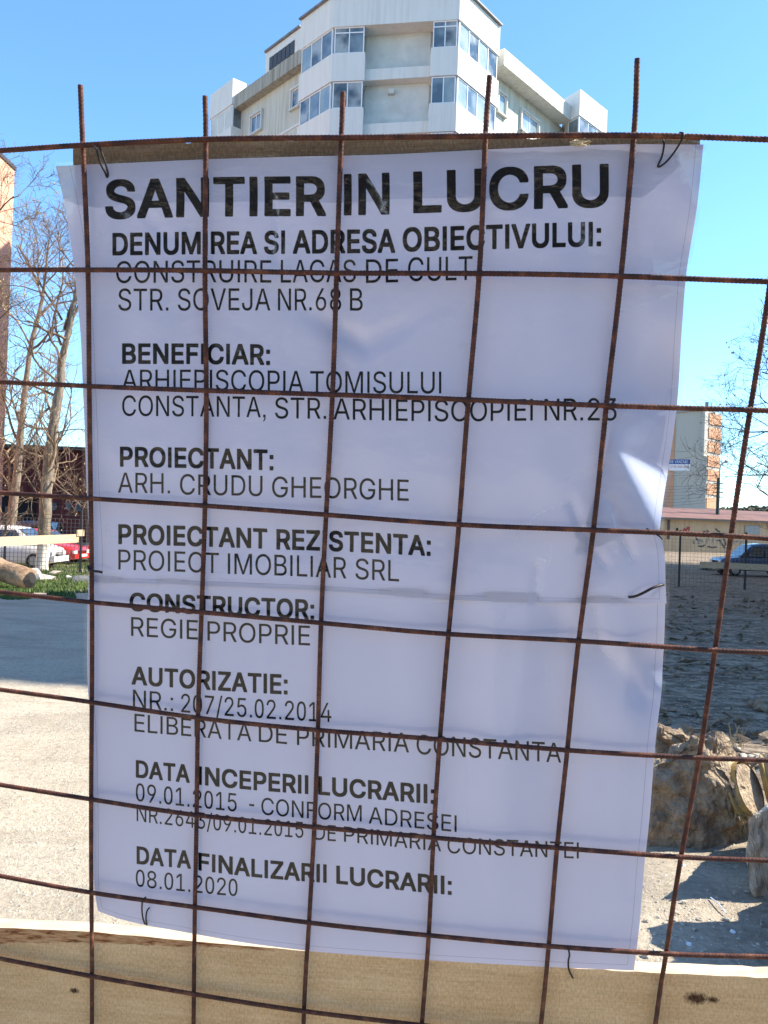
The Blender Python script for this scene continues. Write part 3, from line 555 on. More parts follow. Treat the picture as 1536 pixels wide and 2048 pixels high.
# graffiti strokes
def stroke(pts, wd, nm, mt, off=.04):
    A = Vector((S0[0], S0[1], 0)); n = Vector((sn.x, sn.y, 0)); tt = Vector((st.x, st.y, 0)); ps = []
    for px, py in pts:
        r = ray(px, py); k = (A + n * off - CAM).dot(n) / r.dot(n); ps.append(CAM + r * k)
    q = MB()
    for p, r in zip(ps[:-1], ps[1:]):
        d = (r - p).normalized(); s = n.cross(d)
        q.box((p + r) / 2, d * ((r - p).length / 2), s * wd, n * .006)
    PB(nm, q, mt, sh)
M['gr_black'] = mat('spray_black', (.05, .05, .055)); M['gr_red'] = mat('spray_red', (.35, .04, .06)); M['gr_blue'] = mat('spray_faded_blue', (.22, .25, .26))
for pts in ([(1407, 1062), (1414, 1066), (1420, 1070)], [(1414, 1060), (1419, 1067)], [(1431, 1057), (1436, 1062), (1440, 1064)], [(1392, 1076), (1396, 1081)], [(1397, 1092), (1404, 1093), (1410, 1090)], [(1415, 1093), (1425, 1095), (1433, 1094)], [(1438, 1079), (1442, 1085), (1447, 1092), (1450, 1097)], [(1447, 1078), (1452, 1085), (1450, 1092)]):
    stroke(pts, .07, 'graffiti', M['gr_black'])
for pts in ([(1366, 1064), (1369, 1057), (1372, 1063), (1375, 1054), (1379, 1058), (1377, 1063)], [(1371, 1060), (1380, 1054)]):
    stroke(pts, .06, 'graffiti', M['gr_red'])
for k in range(13):
    x = 1390 + k * 7.6 + rnd.uniform(-1, 1); y = 1082 + rnd.uniform(-2, 2)
    stroke([(x + rnd.uniform(-3, 3), y + rnd.uniform(-6, 6)) for _ in range(4)], .05, 'graffiti', M['gr_blue'])
# off-frame block to the right: it throws the long shadow over the yard
M['block_wall'] = streaky('block_render', (.50, .48, .42), (.36, .34, .30), .5)
def plain_block(root, poly, z1, sides, mt):
    b = MB(); b.prism(poly, -1.1, z1); PB('wall', b, mt, root)
    fm = MB(); gm = MB()
    for (i, j) in sides:
        a, c = Vector(poly[i]), Vector(poly[j]); t = (c - a).normalized(); n = Vector((t.y, -t.x)); L = (c - a).length
        for r in range(int((z1 - .5) // 2.9)):
            for k in range(int(L // 3.2)):
                p = a + t * (1.6 + k * 3.2 + .2); z = -.2 + r * 2.9 + 1.3
                cc = Vector((p.x, p.y, z)); T = Vector((t.x, t.y, 0)); NN = Vector((n.x, n.y, 0))
                fm.box(cc + NN * .02, T * .75, NN * .04, Vector((0, 0, .7))); gm.box(cc + NN * .05, T * .66, NN * .03, Vector((0, 0, .61)))
    PB('window_frames', fm, M['pvc'], root)['kind'] = 'stuff'; PB('window_panes', gm, M['glass'], root)['kind'] = 'stuff'
bk = bld('apartment_building', 'tall apartment block standing off to the right of the yard', (30, 30, -1))
plain_block(bk, [(16.6, 12.9), (24, 38), (30, 58), (62, 50), (58, 3.9)], 25.2, [(2, 1), (1, 0), (0, 4)], M['block_wall'])
bb = bld('apartment_building', 'unseen apartment block across the street, shaped for the reflections in the notice', (-10, -38, 0))
plain_block(bb, [(-42, -30), (4, -25), (6, -42), (-42, -44)], 17, [(1, 0)], mat('brown_brick_wall', (.16, .09, .06), (.22, .13, .09), 2, .9))  # unseen block, its width and dark brick set for the film's reflections
# ------------------------------------------------------------------ wooded hill in the distance
M['hill'] = mat('wooded_hill', (.045, .05, .030), (.15, .125, .08), .05, .95, 1, 3, .3, detail=8)
M['hill_crown'] = mat('hill_trees', (.05, .055, .03), (.15, .125, .08), .12, .95)
hv = []; hf = []; HN = 70
for j in range(14):
    for i in range(HN):
        x = -150 + i * 9; y = 380 + j * 14
        e = max(0, 1 - abs(x - 340) / 300) ** .8
        z = -1.5 + (math.sin(min(1, j / 9) * math.pi / 2)) * 22 * e + 3 * noise.noise(Vector((x * .03, y * .03, 4))) * (j > 0)
        hv.append((x, y, z))
hf = [(j * HN + i, j * HN + i + 1, (j + 1) * HN + i + 1, (j + 1) * HN + i) for j in range(13) for i in range(HN - 1)]
tag(mesh('hill', hv, hf, M['hill'], smooth=True), kind='structure')
q = MB(); r2 = random.Random(5)
for _ in range(1500):
    x = r2.uniform(120, 400); j = r2.uniform(0, 11); y = 380 + j * 14; e = max(0, 1 - abs(x - 340) / 300) ** .8
    z = -1.5 + (math.sin(min(1, j / 9) * math.pi / 2)) * 22 * e; R = r2.uniform(1.2, 3)
    vs = [(x + R * r2.uniform(-1, 1), y + R * r2.uniform(-1, 1), z + R * r2.uniform(-.3, 1.5)) for _ in range(6)]
    q.add(vs, [(0, 1, 2), (1, 3, 2), (2, 3, 4), (3, 5, 4), (0, 4, 5), (0, 2, 4), (1, 5, 3), (0, 5, 1)])
tag(q.build('woodland', M['hill_crown']), 'brown and green scrub woodland on the distant hill at right', 'trees', kind='stuff')
# ------------------------------------------------------------------ street lamp, pole, wires
lp = W(1437, 1015, 96)
sl_ = thing('street_lamp', 'slender grey street lamp with curved arm beside the striped block', 'street lamp', (lp.x, lp.y, -1))
q = MB(); top_ = W(1439.5, 934, 96); arm = [W(1437, 1012, 96), W(1439.3, 940, 96), W(1441.5, 931, 96), W(1447, 926, 96), W(1451, 924, 96)]
q.tube([(arm[0].x, arm[0].y, -1)] + arm, [.1] * 2 + [.06] * 4, 7); PB('pole', q, M['grey_metal'], sl_)
q = MB(); q.tube([W(1449, 924.6, 96), W(1452, 922.5, 96), W(1457, 923.5, 96)], [.1, .2, .06], 7); PB('lamp_head', q, M['grey_metal'], sl_)
pp = W(1434, 1015, 92)
pl_ = thing('utility_pole', 'dark green utility pole carrying wires in front of the striped block', 'pole', (pp.x, pp.y, -1))
M['pole_dark'] = mat('dark_green_pole', (.02, .04, .035), rough=.6)
q = MB(); pt = W(1437.3, 955, 92); q.tube([(pt.x, pt.y, -1), pt], [.24, .18], 8); PB('shaft', q, M['pole_dark'], pl_)
for i in range(4):
    c = W(1437, 967 + i * 9, 92); q = MB(); q.box(c, (.5, 0, 0), (0, .06, 0), (0, 0, .05)); PB('crossarm', q, M['pole_dark'], pl_)
for wn, (y0, y1) in zip(('topmost', 'second', 'third', 'fourth', 'fifth', 'sixth', 'seventh', 'lowest'), ((943, 944), (965, 966), (972, 970), (978, 976), (985, 983), (991, 990), (998, 996), (1005, 1001))):
    q = MB(); a = W(1250, y0 + 3, 88); bq_ = W(1437, y1, 92); cq = W(1640, y1 + 2, 96)
    pts = []
    for (u, v) in ((a, bq_), (bq_, cq)):
        for k in range(13):
            s = k / 12; p = u.lerp(v, s); p.z -= 1.0 * .35 * (s * (1 - s)) * 4; pts.append(p)
    q.tube(pts, .022, 4)
    tag(q.build('overhead_wire', M['dark_metal']), wn + ' thin black overhead wire, from the top, crossing the dark utility pole', 'wire', 'overhead wires beyond the shed')
# ------------------------------------------------------------------ grass
gm_, gn, gp = newmat('short_grass'); gp.inputs['Roughness'].default_value = .7
gn.links.new(ramp(gn, noise_n(gn, coords(gn), 1.2, 4), [(.35, (.025, .055, .008)), (.6, (.075, .125, .018)), (.75, (.16, .15, .05))]), gp.inputs['Base Color'])
q = MB(); r3 = random.Random(11)
for _ in range(60000):
    px = r3.uniform(-260, 330); py = 1118 + 82 * r3.random() ** 1.1
    if py > 1186 and noise.noise(Vector((px * .02, py * .06, 0))) < .05: continue
    if 1150 > py > 1120 and noise.noise(Vector((px * .012, py * .1, 3))) < -.35: continue
    p = G(px, py); p.z = gh(p.x, p.y) - .02; h = r3.uniform(.04, .14); a = r3.uniform(0, 6.28); ww = r3.uniform(.01, .035)
    dx, dy = math.cos(a) * ww, math.sin(a) * ww
    q.add([(p.x - dx, p.y - dy, p.z), (p.x + dx, p.y + dy, p.z), (p.x + r3.uniform(-.05, .05), p.y + r3.uniform(-.05, .05), p.z + h)], [(0, 1, 2)])
tag(q.build('grass', gm_), 'short green grass at the foot of the trees on the left', 'grass', kind='stuff')
# ------------------------------------------------------------------ mesh fence panels across the yard
M['far_bar'] = mat('weathered_mesh_bar', (.16, .12, .10), (.30, .25, .20), 3, .7)
def yard_fence(x0, x1, y0, y1, label, posts, rail, R=.007):
    root = thing('mesh_fence', label, 'fence', ((x0 + x1) / 2, (y0 + y1) / 2, gz(0, y0)), 'welded mesh fences across the yard')
    L = math.dist((x0, y0), (x1, y1)); t = Vector((x1 - x0, y1 - y0, 0)) / L; zb = gz(0, (y0 + y1) / 2)
    Hh = 2.05
    vb = MB(); vb.box((0, 0, Hh / 2), (R, 0, 0), (0, R, 0), (0, 0, Hh / 2)); first = None
    k = int(L / .15)
    org = Vector((x0, y0, zb)) - root.location
    for i in range(k + 1):
        Mx = Matrix.Translation(org + t * (i * .15))
        if first is None: first = vb.build('vertical_bar', M['far_bar'], root); first.matrix_local = Mx
        else: share(first, root, 'vertical_bar', Mx)
    hb = MB(); hb.box((0, 0, 0), t * (L / 2), Vector((-t.y, t.x, 0)) * R, (0, 0, R)); first = None
    for i in range(15):
        Mx = Matrix.Translation(org + t * (L / 2) + Vector((0, 0, .08 + i * .15)) + Vector((-t.y, t.x, 0)) * .015)
        if first is None: first = hb.build('horizontal_bar', M['far_bar'], root); first.matrix_local = Mx
        else: share(first, root, 'horizontal_bar', Mx)
    for s in posts:
        q = MB(); q.box((0, 0, 1.17), (.035, 0, 0), (0, .035, 0), (0, 0, 1.25)); o = q.build('post', M['dark_metal'], root)
        o.matrix_local = Matrix.Translation(org + t * s - Vector((-t.y, t.x, 0)) * .06)
    if rail:
        s0, s1, zr = rail; q = MB(); nn = Vector((-t.y, t.x, 0))
        q.box(Vector(), t * ((s1 - s0) / 2), nn * .02, (0, 0, .13)); o = q.build('rail_board', M['rail_wood'], root)
        o.matrix_local = Matrix.Translation(org + t * ((s0 + s1) / 2) + Vector((0, 0, zr)) - nn * .1)
    return root
def xat(px, d): return W(px, 1080, d).x
fx0, fx1 = xat(-330, 31), xat(330, 31)
yard_fence(fx0, fx1, 31, 31.6, 'rusty welded mesh fence in front of the white and red cars', [xat(155, 31) - fx0, xat(5, 31) - fx0], None, .007)
ra = W(-70, 1086, 26.0); rb = W(157, 1076.5, 31.0); rt = (rb - ra).normalized(); rn = Vector((rt.y, -rt.x, 0)).normalized()
rl = thing('rail_board', 'long pale fresh-sawn board crossing behind the limewashed trunk in front of the cars', 'board', tuple(ra))
q = MB(); q.box((rb - ra) / 2, (rb - ra) / 2, rn * .02, rn.cross(rt) * .155); q.build('board', M['rail_wood'], rl)
q = MB(); q.box((rb - ra) * 1.01 + rn * .03 + Vector((0, 0, .2)), rt * .2, rn * .025, (0, 0, .12)); q.build('end_block', M['shed_wall'], rl)
gx0, gx1 = xat(1250, 36), xat(1760, 33)
yard_fence(gx0, gx1, 36, 33.5, 'dark mesh fence on thin posts before the graffitied shed', [xat(1354, 36) - gx0, xat(1494, 35) - gx0, xat(1640, 34) - gx0], (xat(1400, 35.5) - gx0, xat(1750, 34) - gx0, .98), .0032)
# ------------------------------------------------------------------ vehicles
def car_paint(n, c):
    m, nt, p = newmat(n); nt.links.new(ramp(nt, noise_n(nt, coords(nt), 3, 5), [(.4, c), (.7, tuple(k * .85 + .02 for k in c))]), p.inputs['Base Color'])
    p.inputs['Roughness'].default_value = .35; p.inputs['Coat Weight'].default_value = .6; return m
M['tyre'] = mat('tyre_rubber', (.018, .018, .018), (.03, .03, .03), 20, .85)
M['rim'] = mat('wheel_rim', (.45, .45, .46), rough=.35, metal=.7)
M['car_glass'] = glass('car_glass', (.015, .02, .022), (.04, .05, .055))
M['lamp_clear'] = mat('headlight_lens', (.6, .62, .62), rough=.1); M['lamp_red'] = mat('tail_light', (.35, .01, .01), rough=.15)
M['plate'] = mat('number_plate', (.7, .7, .68))
def loft(sections, closed_ends=True):
    q = MB(); n = len(sections[0]); vs = [p for s in sections for p in s]
    fs = [(i * n + k, i * n + (k + 1) % n, (i + 1) * n + (k + 1) % n, (i + 1) * n + k) for i in range(len(sections) - 1) for k in range(n)]
    fs += [tuple(range(n)), tuple(range((len(sections) - 1) * n, len(sections) * n))[::-1]]
    q.add(vs, fs); return q
def make_car(label, pos, yaw, paint, lower, roof, wheels, group='cars parked beyond the fence', Wd=.86, cat='car', name='parked_car', glass_z=None):
    """lower: (x, zb, zt) stations of the body; roof: (x, z) outline of cabin from front to back"""
    root = thing(name, label, cat, pos, group, yaw)
    secs = []
    for x, zb, zt, k in lower:
        w_ = Wd * k
        secs.append([(x, -w_ * .93, zb), (x, -w_, zb + .12), (x, -w_, (zb + zt) / 2 + .05), (x, -w_ * .96, zt - .04), (x, -w_ * .86, zt), (x, w_ * .86, zt), (x, w_ * .96, zt - .04), (x, w_, (zb + zt) / 2 + .05), (x, w_, zb + .12), (x, w_ * .93, zb)])
    loft(secs).build('body', paint, root, True)
    zbelt = lower[len(lower) // 2][2] - .01
    secs = []
    for x, z in roof:
        tpr = (z - zbelt) * .22; wb = Wd * .93; wt = Wd * .93 - tpr
        secs.append([(x, -wb, zbelt - .03), (x, -wt - .02, z - .07), (x, -wt + .08, z), (x, wt - .08, z), (x, wt + .02, z - .07), (x, wb, zbelt - .03)])
    loft(secs).build('cabin', paint, root, True)
    # side glass, windscreen and rear glass stand just proud of the cabin
    top = [p for p in roof if p[1] > zbelt + .2]; zt = min(p[1] for p in top) - .10
    f0, f1 = roof[0], top[0]; r0, r1 = roof[-1], top[-1]
    for s in (-1, 1):
        segs = [(f1[0] - .02, (f1[0] + r1[0]) / 2 + .05), ((f1[0] + r1[0]) / 2 - .05, r1[0] + .1)]
        for j, (a, b_) in enumerate(segs):
            q = MB(); yb = s * (Wd * .93 + .006); yt = s * (Wd * .93 - (zt - zbelt) * .22 + .012)
            xb = a + (.35 if j == 0 else 0); q.add([(xb, yb, zbelt + .05), (b_, yb, zbelt + .05), (b_, yt, zt), (a, yt, zt)], [(0, 1, 2, 3)])
            q.build('side_window', M['car_glass'], root)
    for (u, v, nm) in ((f0, f1, 'windscreen'), (r0, r1, 'rear_window')):
        q = MB(); o = .012 if nm == 'windscreen' else -.012
        def lerp(k): return (u[0] + (v[0] - u[0]) * k, u[1] + (v[1] - u[1]) * k)
        a = lerp(.12); b_ = lerp(.92)
        q.add([(a[0] + o, -Wd * .84, a[1] + .012), (a[0] + o, Wd * .84, a[1] + .012), (b_[0] + o, Wd * .74, b_[1] + .012), (b_[0] + o, -Wd * .74, b_[1] + .012)], [(0, 1, 2, 3)])
        q.build(nm, M['car_glass'], root)
    xf = lower[0][0]; xr = lower[-1][0]; fz = lower[1][2] - .14
    for s in (-1, 1):
        q = MB(); q.box((xf - .05, s * Wd * .66, fz - .05), (.06, 0, 0), (0, .16, 0), (0, 0, .075)); q.build('headlight', M['lamp_clear'], root)
        q = MB(); q.box((xr + .05, s * Wd * .72, fz), (.06, 0, 0), (0, .1, 0), (0, 0, .13)); q.build('tail_light', M['lamp_red'], root)
    for x, nm in ((xf + .03, 'front_bumper'), (xr - .03, 'rear_bumper')):
        q = MB(); q.box((x, 0, .38), (.07, 0, 0), (0, Wd * .9, 0), (0, 0, .11)); q.build(nm, M['dark_metal'] if cat != 'car' else paint, root)
    q = MB(); q.box((xf + .11, 0, .40), (.01, 0, 0), (0, .26, 0), (0, 0, .055)); q.build('number_plate', M['plate'], root)
    for x in wheels:
        for s in (-1, 1):
            r = .31; q = MB()
            q.tube([(x, s * (Wd - .16), r), (x, s * (Wd - .14), r), (x, s * (Wd - .02), r), (x, s * (Wd + .015), r)], [r - .03, r, r, r - .04], 18)
            o = q.build('wheel', M['tyre'], root, False)
            q = MB(); q.tube([(x, s * (Wd + .0), r), (x, s * (Wd + .028), r)], [.2, .17], 14); q.build('rim', M['rim'], o)
    return root
hatch_low = [(1.95, .30, .60, .80), (1.82, .22, .74, .92), (1.2, .2, .86, 1), (.6, .2, .92, 1), (-.8, .2, .93, 1), (-1.5, .22, .92, .98), (-1.85, .28, .84, .9)]
hatch_roof = [(1.0, .90), (.35, 1.42), (-.2, 1.49), (-1.1, 1.45), (-1.78, .92)]
mpv_low = [(1.9, .30, .66, .82), (1.78, .22, .80, .94), (1.35, .2, .92, 1), (.6, .2, 1.0, 1), (-.9, .2, 1.02, 1), (-1.7, .22, 1.0, .98), (-2.0, .28, .9, .92)]
mpv_roof = [(1.3, .98), (.45, 1.60), (-.2, 1.68), (-1.5, 1.66), (-1.95, 1.0)]
gzf = gz(0, 40)
def at(px, d): p = W(px, 1080, d); return (p.x, p.y, gz(0, d))
p1 = at(122, 33.5)
make_car('white high-roofed car behind the mesh fence, its nose past the whitewashed trunk', (p1[0] - 1.95, 33.5, gzf), 0, car_paint('white_paint', (.72, .72, .72)), mpv_low, mpv_roof, (1.22, -1.3))
p2 = at(168, 36.5)
make_car('red hatchback behind the whitewashed tree trunk', (p2[0] - 1.9, 36.5, gzf), math.radians(-8), car_paint('red_paint', (.50, .015, .015)), hatch_low, hatch_roof, (1.2, -1.25))
p3 = at(167, 38)
make_car('second red car half hidden by the left edge of the notice', (p3[0] + 2.0, 38, gzf), math.pi, car_paint('red_paint', (.46, .012, .015)), hatch_low, hatch_roof, (1.2, -1.25))
p4 = at(50, 44)
make_car('dark blue car seen between the mesh fence and the dark red building', (p4[0], 44, gzf), math.pi, car_paint('blue_paint', (.03, .09, .20)), mpv_low, mpv_roof, (1.2, -1.25))
p5 = at(1428, 45.5)
pick_low = [(2.1, .42, .80, .86), (1.95, .34, .94, .94), (1.2, .32, 1.02, 1), (.6, .32, 1.06, 1), (-.6, .32, 1.06, 1), (-1.9, .34, 1.06, 1), (-2.3, .4, 1.0, .96)]
pick_roof = [(1.1, 1.04), (.35, 1.72), (-.3, 1.80), (-.8, 1.78), (-1.0, 1.06)]
make_car('dark blue pickup truck in shade behind the fence board at the right edge', (p5[0] + 2.2, 45.5, gzf), math.pi, car_paint('deep_blue_paint', (.010, .04, .10)), pick_low, pick_roof, (1.35, -1.45), 'cars parked beyond the fence', .9, 'truck', 'pickup_truck')
# ------------------------------------------------------------------ bare trees
def bark(name, white=None):
    m, nt, p = newmat(name); p.inputs['Roughness'].default_value = .9; v = coords(nt)
    c = ramp(nt, noise_n(nt, coords(nt, 'Object', (4, 4, 1)), 3, 6, .7), [(.32, (.09, .07, .052)), (.5, (.20, .165, .125)), (.7, (.33, .28, .22))])
    if white is not None:
        sep = N(nt, 'SeparateXYZ'); nt.links.new(v, sep.inputs[0])
        zz = math_n(nt, 'ADD', sep.outputs[2], math_n(nt, 'MULTIPLY', noise_n(nt, v, 5, 5, .7), .9))
        f = ramp(nt, math_n(nt, 'MULTIPLY', math_n(nt, 'SUBTRACT', white, zz), 1.6), [(.0, (0, 0, 0)), (.5, (1, 1, 1))])
        lime = ramp(nt, noise_n(nt, v, 22, 4), [(.35, (.50, .46, .38)), (.5, (.78, .74, .66))])
        c = mixc(nt, f, c, lime)
    nt.links.new(c, p.inputs['Base Color']); nt.links.new(bump(nt, noise_n(nt, coords(nt, 'Object', (3, 3, .8)), 9, 5), .6, .03), p.inputs['Normal'])
    return m
M['bark'] = bark('grey_bark'); M['bark_white'] = bark('limewashed_bark', .95)
M['twig'] = mat('bare_twigs', (.095, .062, .040), (.22, .155, .10), 1.5, .85)
M['bud'] = mat('pale_buds', (.40, .29, .15), rough=.8)
def grow(q, bq, p, d, L, r, lvl, R, curl=.25, up=.12):
    n = 4 if lvl > 1 else 6; pts = [Vector(p)]; dd = Vector(d).normalized(); k = 5 if lvl < 3 else 3
    for i in range(k):
        dd = (dd + Vector((R.gauss(0, curl), R.gauss(0, curl), R.gauss(0, curl) + up))).normalized()
        pts.append(pts[-1] + dd * (L / k))
    r1 = max(.0045, r * .55)
    q.tube(pts, [r + (r1 - r) * i / k for i in range(k + 1)], n if r > .015 else 3, False)
    if lvl >= 4:
        if bq is not None and R.random() < .07:
            c = pts[-1]; s = .028; bq.add([c + Vector((s, 0, 0)), c + Vector((-s, 0, 0)), c + Vector((0, s, 0)), c + Vector((0, -s, 0)), c + Vector((0, 0, s * 2)), c + Vector((0, 0, -s))], [(0, 2, 4), (2, 1, 4), (1, 3, 4), (3, 0, 4), (2, 0, 5), (1, 2, 5), (3, 1, 5), (0, 3, 5)])
        return
    m = [6, 4, 4, 3][lvl]
    for i in range(m):
        f = R.uniform(.3, 1.0); j = min(k - 1, int(f * k)); bp_ = pts[j].lerp(pts[j + 1], f * k - j)
        dr = (pts[j + 1] - pts[j]).normalized(); o = dr.orthogonal().normalized(); o.rotate(Matrix.Rotation(R.uniform(0, 6.28), 3, dr))
        nd = (dr * R.uniform(.5, 1.0) + o * R.uniform(.5, 1.0)).normalized()
        grow(q, bq, bp_, nd, L * R.uniform(.5, .75), max(.005, r * .5), lvl + 1, R, curl, up)
def tree(label, trunk, radii, seed, bark_m, branches=14, start=.25, bl=3.0, br=.055, extra=(), group=None, lvl0=0):
    R = random.Random(seed); root = thing('bare_tree', label, 'tree', tuple(trunk[0]), group)
    inv = Matrix.Translation(-Vector(trunk[0]))
    # resample the trunk with slight irregularity
    pts = []; rr = []
    for i in range(len(trunk) - 1):
        for s in range(5):
            f = s / 5; p = Vector(trunk[i]).lerp(Vector(trunk[i + 1]), f); a = radii[i] + (radii[i + 1] - radii[i]) * f
            pts.append(p + Vector((R.gauss(0, .012), R.gauss(0, .012), 0))); rr.append(a * R.uniform(.96, 1.04))
    pts.append(Vector(trunk[-1])); rr.append(radii[-1])
    q = MB(); q.tube([pts[0] - Vector((0, 0, .2))] + pts, [rr[0] * 1.35] + rr, 12); o = q.build('trunk', bark_m, root, True)
    o.matrix_local = inv; o.matrix_parent_inverse = Matrix()
    q = MB(); bq = MB(); N_ = len(pts)
    for i in range(branches):
        f = start + (1 - start) * (i + R.random() * .6) / branches; j = min(N_ - 2, int(f * (N_ - 1)))
        t = (pts[j + 1] - pts[j]).normalized(); a = R.uniform(0, 6.28); hz_ = Vector((math.cos(a), math.sin(a), R.uniform(.1, .8)))
        grow(q, bq, pts[j], hz_ + t * .25, bl * R.uniform(.6, 1.1) * (1.15 - .5 * f), min(rr[j] * .6, br * R.uniform(.7, 1.2)), lvl0 + 1, R)
    for e in extra:
        grow(q, bq, e[0], Vector(e[1]) - Vector(e[0]), (Vector(e[1]) - Vector(e[0])).length, e[2], 0, R, .12, .02)
    o = q.build('crown', M['twig'], root); o.matrix_local = inv
    if bq.v: o = bq.build('buds', M['bud'], root); o.matrix_local = inv; o['kind'] = 'stuff'
    # children were built in world coordinates: matrix_local = inv puts them back
    return root
def TP(l, d): return [W(x, y, d) for x, y in l]
b1 = G(83, 1141); d1 = (b1 - CAM).dot(FW)
tree('nearer bare tree with limewashed trunk base left of the notice', [b1] + TP([(88, 1060), (93, 980), (98, 930), (104, 870), (113, 810), (120, 770), (124, 720), (136, 670), (150, 600), (156, 540), (165, 440)], d1),
     [.25, .235, .22, .21, .20, .18, .165, .14, .115, .09, .06, .03], 3, M['bark_white'], 15, .12, 3.0, .06,
     [(W(99, 815, d1), W(60, 880, d1 - .8), .05), (W(122, 690, d1), W(80, 540, d1 + .5), .055), (W(124, 640, d1), W(72, 480, d1 - 1), .05), (W(98, 960, d1), W(165, 990, d1 - .8), .04), (W(97, 965, d1), W(45, 1020, d1 - .9), .035), (W(128, 660, d1), W(155, 560, d1 + 1), .06)])
b2_ = G(22, 1118); d2 = (b2_ - CAM).dot(FW)
tree('forked bare tree with plain grey trunk at the far left', [b2_] + TP([(20, 1060), (28, 1000), (36, 930), (42, 860), (50, 780), (60, 700), (80, 620), (90, 560), (98, 480)], d2),
     [.24, .22, .20, .18, .15, .13, .11, .09, .06, .03], 8, M['bark'], 13, .15, 3.2, .06,
     [(W(26, 1010, d2), W(2, 900, d2), .10), (W(41, 850, d2), W(10, 770, d2 - .7), .06), (W(60, 690, d2), W(20, 560, d2 + 1), .05), (W(84, 600, d2), W(60, 470, d2), .04)])
b3 = Vector((W(-150, 1100, 24).x, 24, gz(0, 24)))
tree('bare tree outside the left edge whose twigs reach into the photo', [b3, b3 + Vector((.1, 0, 3)), b3 + Vector((.2, .1, 6)), b3 + Vector((.3, .2, 9)), b3 + Vector((.5, .2, 11.5))],
     [.22, .2, .15, .1, .04], 21, M['bark'], 9, .35, 2.6, .05,
     [(W(-60, 470, 24), W(50, 420, 24), .03), (W(-80, 680, 24), W(30, 620, 24), .03)])
b4 = Vector((W(1640, 1100, 27).x, 27, gz(0, 27)))
tree('bare tree outside the right edge whose twigs hang over the yard', [b4, b4 + Vector((0, 0, 3)), b4 + Vector((-.1, .1, 5.5)), b4 + Vector((.1, .2, 8)), b4 + Vector((.2, .2, 10))],
     [.25, .22, .17, .1, .04], 33, M['bark'], 13, .3, 2.6, .05,
     [(W(1620, 780, 27), W(1510, 760, 27), .03), (W(1620, 860, 27), W(1490, 900, 27), .035), (W(1620, 960, 27), W(1470, 930, 27.5), .03)])
b5 = Vector((W(1570, 1100, 60).x, 60, -1))
tree('smaller bare tree beside the shed roof at the right edge', [b5, b5 + Vector((0, 0, 3)), b5 + Vector((.1, .1, 5)), b5 + Vector((.2, .2, 9))],
     [.25, .2, .15, .05], 41, M['bark'], 13, .3, 3.6, .06)
# ------------------------------------------------------------------ rubble, stones, log
M['mud'] = mat('caked_mud_concrete', (.17, .118, .075), (.56, .44, .31), 11, .95, 1, .06, 34, lo=.32, hi=.70, detail=12)
M['pale_stone'] = mat('pale_limestone', (.32, .28, .22), (.54, .48, .39), 14, .9, .8, .015, 40)
M['soil'] = mat('dug_soil', (.13, .085, .05), (.33, .25, .17), 12, .95, 1, .03, 35)
M['yellow_pipe'] = mat('yellow_plastic', (.45, .30, .08), (.24, .17, .09), 14, .5, .3, .01, 25)
M['log_bark'] = mat('peeled_log', (.16, .095, .055), (.42, .29, .18), 2.4, .9, 1, .05, 8, (1, 1, 1))
M['litter_w'] = mat('white_litter', (.65, .66, .68), rough=.5)
M['asphalt_lump'] = mat('dark_lump', (.06, .065, .07), (.11, .115, .12), 9, .9)
def rock(name, pts, mt, amp=.03, fr=6, sub=3, seed=0, parent=None):
    bm = bmesh.new()
    for p in pts: bm.verts.new(p)
    r = bmesh.ops.convex_hull(bm, input=list(bm.verts)); bmesh.ops.delete(bm, geom=[e for e in r['geom_interior'] if isinstance(e, bmesh.types.BMVert)], context='VERTS')
    bmesh.ops.triangulate(bm, faces=bm.faces)
    for _ in range(sub): bmesh.ops.subdivide_edges(bm, edges=list(bm.edges), cuts=1, use_grid_fill=True)
    bm.normal_update()
    for v in bm.verts:
        q = v.co * fr + Vector((seed * 7.3, 0, 0))
        v.co += v.normal * amp * (noise.noise(q) * 1.2 + .6 * noise.noise(q * 2.7) + .35 * abs(noise.noise(q * 6)))
    me = bpy.data.meshes.new(name); bm.to_mesh(me); bm.free(); me.materials.append(mt)
    o = bpy.data.objects.new(name, me); COL.objects.link(o); o.parent = parent; return o
def slab_pts(front, d, back, dz=0):
    return [W(x, y, d) for x, y in front] + [W(x, y, d + back) + Vector((.05, 0, dz)) for x, y in front]
D0 = 4.55
ch = rock('concrete_chunk', slab_pts([(1240, 1700), (1300, 1712), (1400, 1712), (1472, 1690), (1476, 1660), (1455, 1560), (1430, 1478), (1390, 1486), (1345, 1520), (1270, 1545)], D0, .30), M['mud'], .075, 5, 5, 1)
tag(ch, 'large mud-caked lump of broken concrete beside the lower right edge of the notice', 'rubble')
sb = rock('concrete_slab', [W(x, y, 3.9) for x, y in ((1500, 1640), (1560, 1600), (1700, 1650), (1700, 1860), (1560, 1850), (1512, 1800), (1494, 1750))] + [W(x, y, 4.5) for x, y in ((1510, 1625), (1600, 1590), (1720, 1640), (1720, 1800))], M['pale_stone'], .02, 9, 4, 2)
tag(sb, 'pale grey slab of broken concrete cut off by the right edge of the photo', 'rubble')
sp = rock('earth_mound', [(1.85, 2.6, -.05), (3.2, 2.5, -.05), (3.3, 4.0, -.05), (2.05, 3.9, -.05), (2.0, 2.7, .85), (2.9, 2.7, 1.0), (2.9, 3.7, .95), (2.12, 3.65, .78)], M['soil'], .1, 3, 4, 3)  # unseen mass added and sized to shade the ground at lower right
tag(sp, 'unseen heap of earth beyond the right edge, placed for its shadow', 'mound')
